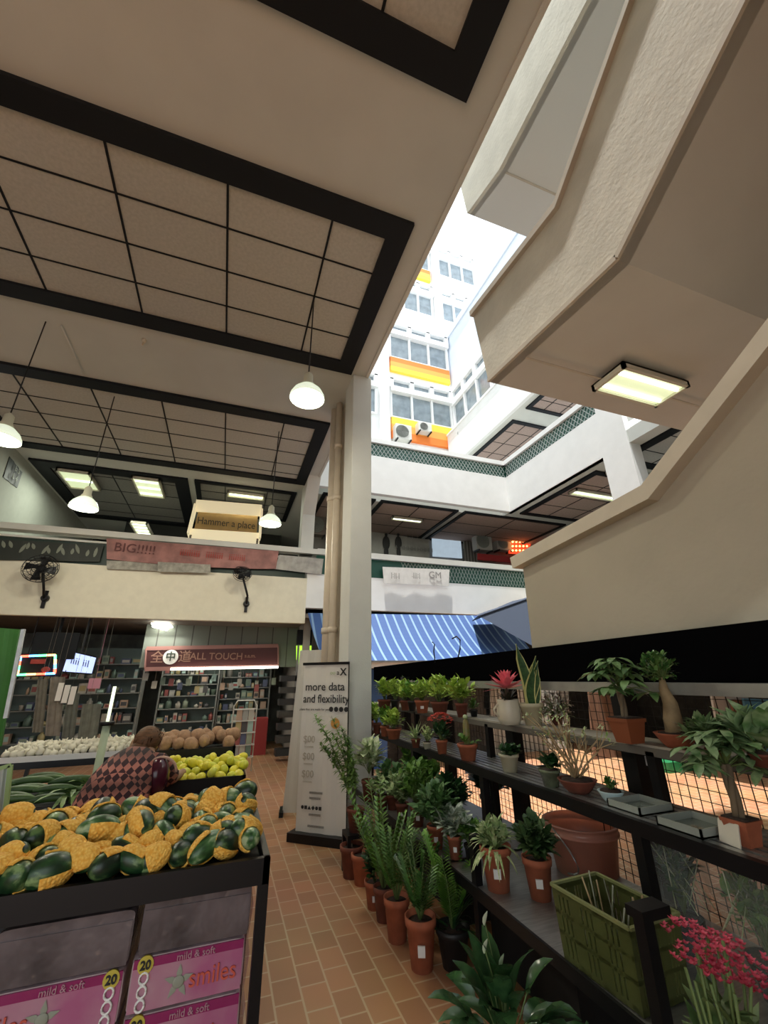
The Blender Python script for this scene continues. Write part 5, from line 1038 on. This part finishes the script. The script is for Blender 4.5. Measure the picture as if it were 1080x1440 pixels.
for (x0, y0), lab in (((905, 1137), 'empty grey plastic tray right of the pale blue bowl'), ((985, 1165), 'empty grey plastic tray nearest the camera on the middle shelf')):
    c = at(x0, y0, Z=MZ_); L_ = .19 if x0 < 950 else .2; w = .13; b = MB(); x0_, x1_, y0_, y1_ = max(1.875, c.x-w), max(1.875, c.x-w)+.22, c.y-L_*.5, c.y+L_*.5
    b.box((x0_, y0_, MZ_+.001), (x1_, y1_, MZ_+.008)); 
    for q in ((x0_, y0_, x1_, y0_+.008), (x0_, y1_-.008, x1_, y1_), (x0_, y0_, x0_+.008, y1_), (x1_-.008, y0_, x1_, y1_)): b.box((q[0], q[1], MZ_), (q[2], q[3], MZ_+.035), 1)
    tag(b.build('tray', [trm, mat('tray_rim', (.30, .33, .29), .3)]), lab, 'tray')
P_(1052, 1192, MZ_, 36, 40, 'money tree with thick trunk and variegated leaves at the right edge', moneytree(62, 26, 44, 84, leafmat('leaf_var2', (.26, .36, .18), (.06, .15, .04), 24), 6), pm=terra, style='square')
c = at(1022, 1188, Z=MZ_); tag(MB().add([(c.x-.0, c.y-.05, c.z), (c.x+.02, c.y+.04, c.z), (c.x+.04, c.y+.04, c.z+.075), (c.x+.02, c.y-.05, c.z+.075), (c.x+.006, c.y-.05, c.z), (c.x+.026, c.y+.04, c.z), (c.x+.046, c.y+.04, c.z+.075), (c.x+.026, c.y-.05, c.z+.075)], [(0, 1, 2, 3), (7, 6, 5, 4), (0, 4, 5, 1), (1, 5, 6, 2), (2, 6, 7, 3), (3, 7, 4, 0)]).build('price_card', mat('cream_card', (.62, .58, .48))), 'cream price card leaning beside the square terracotta pot', 'card')
P_(1075, 1080, UZ-.0, 30, 20, 'large pale-veined leafy plant reaching in from the right edge', B_(48, 40, 45, 60, leafmat('leaf_calathea', (.34, .45, .26), (.08, .20, .05), 18), w=.45), pm=terrad)
P_(1012, 1068, UZ, 30, 14, 'bushy dark green plant on the top shelf right of the bonsai', B_(50, 36, 130, 26, leafmat('leaf_mix', (.22, .30, .14), (.05, .12, .03), 24), w=.4), pm=terrad)
# lower shelf
P_(519, 1128, LZ, 22, 30, 'whitish caladium with big pale leaves at the far end of the lower shelf', lambda t, c, r, h, u: bushy(t, c+Vector((0, 0, 12*u)), 26*u, 44*u, 50, 22*u, WHT, shape='heart', w=.7), pm=terrad)
P_(537, 1140, LZ, 20, 20, 'brown hanging-type pot of small leaves behind the caladium', B_(28, 34, 78, 12, PALE), pm=terrad)
P_(566, 1158, LZ, 19, 28, 'bushy white-edged plant in a tagged dark pot on the lower shelf', B_(35, 42, 156, 13, PALE), pm=terrad, card_=True)
P_(588, 1164, LZ, 22, 30, 'tall green shrub in a tagged brown pot on the lower shelf', B_(36, 66, 195, 15, MID), pm=terrad, card_=True)
P_(614, 1196, LZ, 25, 34, 'dark green plant in an orange pot with a white price tag', B_(41, 56, 182, 20, leafmat('leaf_deep', (.10, .20, .06), (.03, .09, .02))), card_=True)
P_(641, 1210, LZ, 21, 34, 'silver-edged plant in a tagged terracotta pot beside the front rack post', B_(39, 37, 91, 22, leafmat('leaf_silver', (.50, .54, .45), (.03, .08, .02), 30)), card_=True)
P_(702, 1258, LZ, 45, 66, 'spider-like variegated plant arching over a tall red-brown pot', lambda t, c, r, h, u: (rosette(t, c, 70, 62*u, 9*u, VAR, el=(.1, 1.4), droop=1.9, shape='blade'), bushy(t, c, 34*u, 40*u, 60, 20*u, PALE))[0], pm=terra, card_=True)
P_(762, 1270, LZ, 42, 62, 'dark leafy plant in a tall red-brown pot next to the pink bucket', B_(39, 60, 156, 24, leafmat('leaf_darkish', (.07, .12, .04), (.02, .06, .015))), pm=terra, card_=True)  # plain very dark green leaf colour
P_(590, 1120, LZ+.0, 16, 20, 'taller broad-leaved plant at the back of the lower shelf', B_(33, 51, 143, 18, MID), pm=terrad)
P_(690, 1150, LZ, 26, 30, 'dark plant in a black pot at the back, behind the variegated arching one', B_(44, 42, 130, 22, DARK), pm=blackpot)
P_(552, 1140, LZ, 18, 22, 'mid green bushy plant in a dark pot tucked behind the tagged far pots', B_(30, 43, 130, 14, leafmat('leaf_deep', (.10, .20, .06), (.03, .09, .02))), pm=terrad)
P_(638, 1168, LZ, 22, 26, 'dense dark green plant in a black pot at the back of the lower shelf', B_(40, 48, 150, 18, DARK), pm=blackpot)
P_(664, 1215, LZ, 20, 26, 'small dark pot plant right behind the front post of the lower shelf', B_(30, 29, 90, 16, MID), pm=blackpot)
P_(604, 1140, LZ, 20, 24, 'fresh green plant at the back of the lower shelf beneath the red kalanchoe', B_(32, 43, 120, 16, FRESH), pm=terrad)
# pink bucket
c, r, h, u = spot(828, 1238, LZ, 104, 74); t = thing('bucket', 'large translucent pink plastic bucket with a wire handle', 'bucket', tuple(c)); pinkb = mat('bucket_pink', (.80, .36, .25), .35, noise=.12, trans=.45)
MB().lathe([(0, 0), (r*.82, 0), (r*.95, h*.8), (r*1.02, h*.8), (r*1.02, h*.84), (r*.97, h*.85), (r, h), (r*1.06, h), (r*1.06, h*1.02), (r*.97, h*1.02), (r*.9, h*.5), (r*.78, .01), (0, .01)], c, 36).build('bucket_body', pinkb, t)
MB().tube([(c.x-r*1.0, c.y, c.z+h*.95)] + [(c.x-r*(1.0-.1*k/8), c.y-r*1.1*math.sin(k*PI/8)*.7, c.z+h*(.95-.85*math.sin(k*PI/16))) for k in range(1, 8)], .005, 6).build('wire_handle', steel, t)
# olive basket
olive = mat('basket_olive', (.085, .10, .03), .35, noise=.2, nscale=6); ba = thing('basket', 'deep olive green slatted plastic basket on the lower shelf', 'basket', (0, 0, 0))
k0, k1 = at(775, 1243, Z=.73), at(885, 1307, Z=.73)
bx0, by1 = k0.x, k0.y; ex = (k1-k0); ey = Vector((-ex.y, ex.x, 0)); ey = ey if ey.x > 0 else -ey; ey = ey.normalized()*.27; ba.location = (k0+ex/2+ey/2)-Vector((0, 0, .73-LZ)); C4 = [k0, k1, k1+ey, k0+ey]; cen = sum(C4, Vector())/4
base4 = [cen+(p-cen)*.93-Vector((0, 0, .73-LZ-.004)) for p in C4]
MB().add(base4+[p+Vector((0, 0, .01)) for p in base4], [(0, 3, 2, 1), (4, 5, 6, 7), (0, 1, 5, 4), (1, 2, 6, 5), (2, 3, 7, 6), (3, 0, 4, 7)]).build('basket_base', olive, ba)
b = MB()
for i in range(4):
    p, q, pb0, qb0 = C4[i], C4[(i+1) % 4], base4[i], base4[(i+1) % 4]; n = 16 if (q-p).length > .25 else 14
    for z0, z1 in ((0, .08), (.34, .4), (.62, .68), (.9, 1)):
        b.add([pb0.lerp(p, z0), qb0.lerp(q, z0), qb0.lerp(q, z1), pb0.lerp(p, z1)], [(0, 1, 2, 3)])
    for j in range(n+1): a_ = j/n; w_ = .32/n if j % 5 else .75/n; b.add([pb0.lerp(qb0, max(0, a_-w_)), pb0.lerp(qb0, min(1, a_+w_)), p.lerp(q, min(1, a_+w_)), p.lerp(q, max(0, a_-w_))], [(0, 1, 2, 3)])
o = b.build('basket_sides', olive, ba); sm = o.modifiers.new('solid', 'SOLIDIFY'); sm.thickness = .005
b = MB()
for i in range(4): b.bar(C4[i], C4[(i+1) % 4], .014, .010)
b.build('basket_rim', mat('basket_rim', (.20, .22, .09), .35), ba)
# tools and dry stems in the basket
for i in range(9):
    q = cen+Vector((U(-.02, .02)-.08+.02*i, U(-.1, .1), -.2)); e = q+Vector((U(-.01, .02), U(-.1, .12), U(.2, .30))); tag(MB().tube([q, q.lerp(e, .5)+Vector((.01, .01, 0)), e], .0035, 5).build('dry_stem', twigm if i % 2 else mat('wet_stem', (.30, .32, .24), .3)), '%s thin dry stem from the left sticking out of the olive basket' % ORD[i], 'stem', 'dry stems in the olive basket')
# short front post with cap
c = Vector((1.452, 1.43, 0)); t = thing('stand_post', 'short black metal post with flat cap in front of the olive basket', 'post', (c.x, c.y, 0))
MB().box((c.x-.022, c.y-.022, 0), (c.x+.022, c.y+.022, .82)).build('upright', blackm, t); MB().box((c.x-.03, c.y-.03, .82), (c.x+.10, c.y+.04, .85)).build('cap', blackm, t)
# plastic wrapped plants at right
wrapm = mat('clear_wrap', (.55, .60, .55), .08, alpha=.16)
for px, py, w, hh, lab, M in ((1.78, .12, 60, 30, 'clear plastic wrapped bundle of plants behind the rack post', DARK), (1.45, .13, 70, 34, 'second clear wrapped bundle of plants at the right, under the square pot', MID)):
    c = Vector((2.05, px, LZ)); r = py; h = .12; t = thing('wrapped_plant', lab, 'wrapped plant', tuple(c)); pot(t, c, r*.6, h, blackpot)
    bushy(t, c+Vector((0, 0, h)), r*1.1, .26, 90, .06, M, el=(.4, 1.5)); b = MB()
    b.lathe([(r*.62, .0), (r*.75, h), (r*1.0, h+.1), (r*1.25, h+.22), (r*1.2, h+.30)], c, 15, sx=1); 
    for i, v in enumerate(b.v): b.v[i] = (v[0]+U(-.012, .012), v[1]+U(-.012, .012), v[2]+U(-.01, .01))
    b.build('clear_wrap', wrapm, t)
    s_ = MB(); [s_.tube([c+Vector((U(-r, r), U(-r, r), h+.05)), c+Vector((U(-r, r), U(-r, r), h+.28))], .002, 4) for _ in range(8)]; s_.build('stem', WHT, t)
# pink kalanchoe at lower right, foreground
c = at(1010, 1440, X=1.52); c = Vector((1.46, 1.02, .42))
t = thing('flowering_plant', 'pink-red clustered flowers on leafy stems in the lower right corner', 'flowers', tuple(c-Vector((0, 0, .1))))
q = at(1012, 1345, Y=1.05)
b = MB(); fm = leafmat('petal_pink', (.62, .07, .12), (.40, .03, .07), 30); l = MB(); s_ = MB(); fc = q; bc = Vector((q.x+.0, q.y+.05, q.z-.42))
for i in range(16):
    tp = fc+Vector((U(-.085, .085), U(-.06, .06), U(-.05, .05))); s_.tube([bc, bc.lerp(tp, .6)+Vector((U(-.02, .02), 0, 0)), tp], .004, 5)
    for k in range(4): w = bc.lerp(tp, .25+k*.13); l.leaf(w, dirs(.3, 1.2), U(.08, .13), .035, droop=.5)
for i in range(300):
    tp = fc+Vector((U(-.105, .105), U(-.07, .07), U(-.045, .045)))+Vector((.0, 0, 0)); tp.z -= (tp.x-fc.x)*.35
    for k in range(4): a = k*PI/2+i; b.leaf(tp, (math.cos(a), math.sin(a)*.7, .6), .012, .008, droop=.3, n=2)
b.build('flowers', fm, t); l.build('foliage', leafmat('leaf_olive', (.16, .22, .08), (.05, .10, .03)), t); s_.build('stem', stemm, t); pot(t, bc-Vector((0, 0, .1)), .07, .12, blackpot)
# floor row along the rack, far to near
P_(494, 1238, 0, 34, 46, 'empty-looking terracotta pot on the floor nearest the roll-up banner', lambda t, c, r, h, u: MB().cyl(c, c+Vector((0, 0, .04)), .008).build('stub', woodm, t), pm=terrad)
P_(510, 1248, 0, 34, 44, 'terracotta pot on the floor, second from the banner', lambda t, c, r, h, u: MB().cyl(c, c+Vector((0, 0, .04)), .008).build('stub', woodm, t), pm=terra)
P_(527, 1282, 0, 30, 40, 'small terracotta pot with a white tag in the middle of the floor row', B_(22, 46, 60, 16, DARK), card_=True)
P_(559, 1330, 0, 38, 64, 'large terracotta floor pot with tall zz plant fronds', Fr(13, 135, MID, pair=14, L=.06), pm=terra)
P_(594, 1372, 0, 46, 78, 'largest terracotta floor pot, tagged, with upright glossy fronds', Fr(10, 115, leafmat('leaf_zz', (.07, .17, .03), (.02, .06, .012), rough=.35), pair=12, L=.065), card_=True)
P_(640, 1370, 0, 50, 60, 'palm with arching yellow-green fronds in a dark pot on the floor', lambda t, c, r, h, u: (fronds(t, c, 7, 145*u, FRESH, pair=18, L=.07, spread=.35), rosette(t, c, 16, 90*u, 8*u, DARK, shape='blade')), pm=blackpot)
P_(540, 1300, 0, 30, 50, 'second zz plant behind the large floor pot, fronds reaching over the shelf edge', Fr(14, 165, leafmat('leaf_zz2', (.16, .32, .04), (.04, .12, .02), rough=.35), pair=14, L=.06), pm=terrad)
# tall feathery shrub before the banner
def willow(t, c, r, h, u):
    b = MB(); s_ = MB()
    for i in range(11):
        d = (Vector((0, 0, 1))+_r*U(-.50, .02)+Vector((0, U(-.12, .12), 0))).normalized(); H = U(.5, 1.0); P = [c, c+d*H*.35, c+d*H*.7+Vector((-.03, 0, 0)), c+d*H+Vector((-.09, -.02, -.02))]; s_.tube(P, [.005, .004, .003, .0015], 5)
        for k in range(34):
            q = U(.3, 1)*2.99; j = int(q); p = P[j].lerp(P[j+1], q-j); [b.leaf(p, dirs(-.5, .8), U(.05, .08), .020, droop=.6, n=2) for _ in (0, 1, 2)]
    s_.build('stem', stemm, t); b.build('foliage', leafmat('leaf_feather', (.26, .40, .10), (.09, .20, .04)), t)
P_(500, 1172, .30, 26, 34, 'tall feathery light green shrub in front of the roll-up banner', willow, pm=terrad)
# low step for the end pots
c = spot(500, 1172, .30, 26, 34)[0]; tag(MB().box((c.x-.1, c.y-.1, .27), (c.x+.14, c.y+.1, .30)).box((c.x-.1, c.y-.1, 0), (c.x-.07, c.y-.07, .27)).box((c.x+.11, c.y+.07, 0), (c.x+.14, c.y+.1, .27)).box((c.x+.11, c.y-.1, 0), (c.x+.14, c.y-.07, .27)).box((c.x-.1, c.y+.07, 0), (c.x-.07, c.y+.1, .27)).build('low_stand', blackm), 'low black metal stand under the feathery shrub pot', 'stand')
# peace lily in the near foreground
def lily(t, c, r, h, u):
    b = MB()
    st_ = MB()
    for i in range(70):
        d = dirs(.0, 1.3); L = U(.14, .22); s0 = c+Vector((d.x*U(.05, .24), d.y*U(.05, .3), d.z*U(.05, .26))); st_.tube([c, s0], .003, 4); b.leaf(s0, d, L, L*.42, droop=1.2, n=5, shape='oval', fold=.2)
    b.build('foliage', leafmat('leaf_lily', (.05, .12, .04), (.02, .06, .022), 18, .2), t)
    st_.build('leaf_stalks', stemm, t)
    s_ = MB()
    for px, py in ((681, 1293), (681, 1332), (704, 1353)):
        q = at(px, py, Y=c.y-.02); s_.tube([c, c.lerp(q, .5)+Vector((.01, 0, .03)), q], .003, 5); f = MB(); f.leaf(q-Vector((0, 0, .02)), (0.1, -.4, 1), .06, .028, droop=-.1, n=4, fold=.5); f.build('flower', mat('lily_white', (.62, .68, .50), .5), t)
    s_.build('stem', stemm, t)
c0 = Vector((1.22, 2.0, 0))
t = thing('potted_plant', 'peace lily with glossy dark leaves and white blooms on the floor at bottom', 'potted plant', tuple(c0)); pot(t, c0, .13, .22, blackpot); lily(t, c0+Vector((0, 0, .2)), .13, .22, 0)
c0 = Vector((1.28, 1.62, 0)); t = thing('potted_plant', 'dark broad-leaved plant under the near end of the lower shelf', 'potted plant', tuple(c0)); pot(t, c0, .12, .2, blackpot)
rosette(t, c0+Vector((0, 0, .18)), 26, .3, .07, leafmat('leaf_lily', (.04, .10, .035), (.015, .05, .02), 18, .22), droop=1.4, shape='oval')
# black boxes added beneath the rack to black out the space
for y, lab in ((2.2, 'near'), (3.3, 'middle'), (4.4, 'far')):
    tag(MB().box((1.75, y, .0), (2.3, y+.7, .34)).build('blackout_box', mat('blackout_dark', (.012, .012, .012), .8)), 'added black box darkening the space under the lower shelf, %s one of three' % lab, 'crate')
# ---------------------------------------------------------------- beyond the mesh
def slabthing(pts, Y=None, X=None, M=None, name='panel', label='', cat='panel', th=.04):
    P = [at(*c, **({'Y': Y} if Y else {'X': X})) for c in pts]
    P[2].z = P[3].z = 0; o = sheet(name, *P, M, th=th); return tag(o, label, cat)
corr = stripe_mat('corrugated', (.50, .50, .46), (.26, .26, .24), 0, .12, .55)
slabthing([(690, 962), (800, 966), (800, 1070), (690, 1064)], Y=8.9, M=corr, name='corrugated_panel', label='pale corrugated panel low across the courtyard behind the mesh')
slabthing([(560, 955), (680, 958), (680, 1050), (560, 1048)], Y=8.9, M=mat('stall_dark', (.06, .06, .055), .8, noise=.5, nscale=3), name='stall_shutter', label='dark stall shutter under the striped awning')
slabthing([(828, 972), (880, 972), (884, 1050), (832, 1048)], Y=7.6, M=mat('brown_board', (.20, .11, .07), .7, noise=.4, nscale=4, stretch=(4, 1, 1)), name='brown_board', label='brown upright boards behind the mesh left of the square pot')
slabthing([(1000, 972), (1052, 975), (1062, 1050), (1012, 1048)], Y=5.8, M=mat('greyish_wall', (.48, .44, .40), .8, noise=.1), name='pale_panel', label='pale panel behind the mesh at right, beside the blue one')
slabthing([(1046, 982), (1110, 985), (1116, 1060), (1060, 1058)], Y=5.6, M=mat('blue_board', (.08, .22, .32), .6, noise=.4, nscale=3), name='blue_board', label='blue board behind the mesh at the right edge')
slabthing([(1028, 984), (1048, 985), (1062, 1040), (1040, 1036)], Y=5.7, M=mat('rust_board', (.18, .08, .04), .7), name='rust_board', label='narrow rust brown board between the pale and blue panels')
p = at(942, 1088, Z=0); o = MB().box((p.x, p.y, 0), (p.x+.9, p.y+.5, .16)).build('green_crate', mat('green_plastic', (.015, .17, .06), .5)); tag(o, 'bright green crate on the courtyard floor behind the mesh', 'crate')
c = at(905, 1070, X=2.44); tag(MB().box((2.43, c.y-.03, c.z-.02), (2.44, c.y+.03, c.z+.03)).build('notice', card), 'small white label clipped on the mesh beside a rack post', 'notice')
c = at(535, 955, Y=8.6); tag(MB().box((c.x-.25, 8.5, 0), (c.x+.1, 8.9, 1.75)).build('blue_crate', mat('blue_plastic', (.04, .13, .38), .5)), 'dark blue stacked crates at the corner beside the pillar', 'crate')
c = at(455, 958, Y=8.6); 
for i, x in enumerate((3.2, 4.6, 6.0)): tag(MB().box((x, 9.0, 0), (x+1.1, 9.3, .9)).build('stall_counter', mat('counter', (.10, .09, .08), .7, noise=.3)), ('dim stall counter left', 'dim stall counter centre', 'dim stall counter right')[i]+' under the far awning', 'counter')
struct('wall_far_stalls', MB().box((1.8, 9.7, 0), (12, 9.8, 2.95)), near_black)
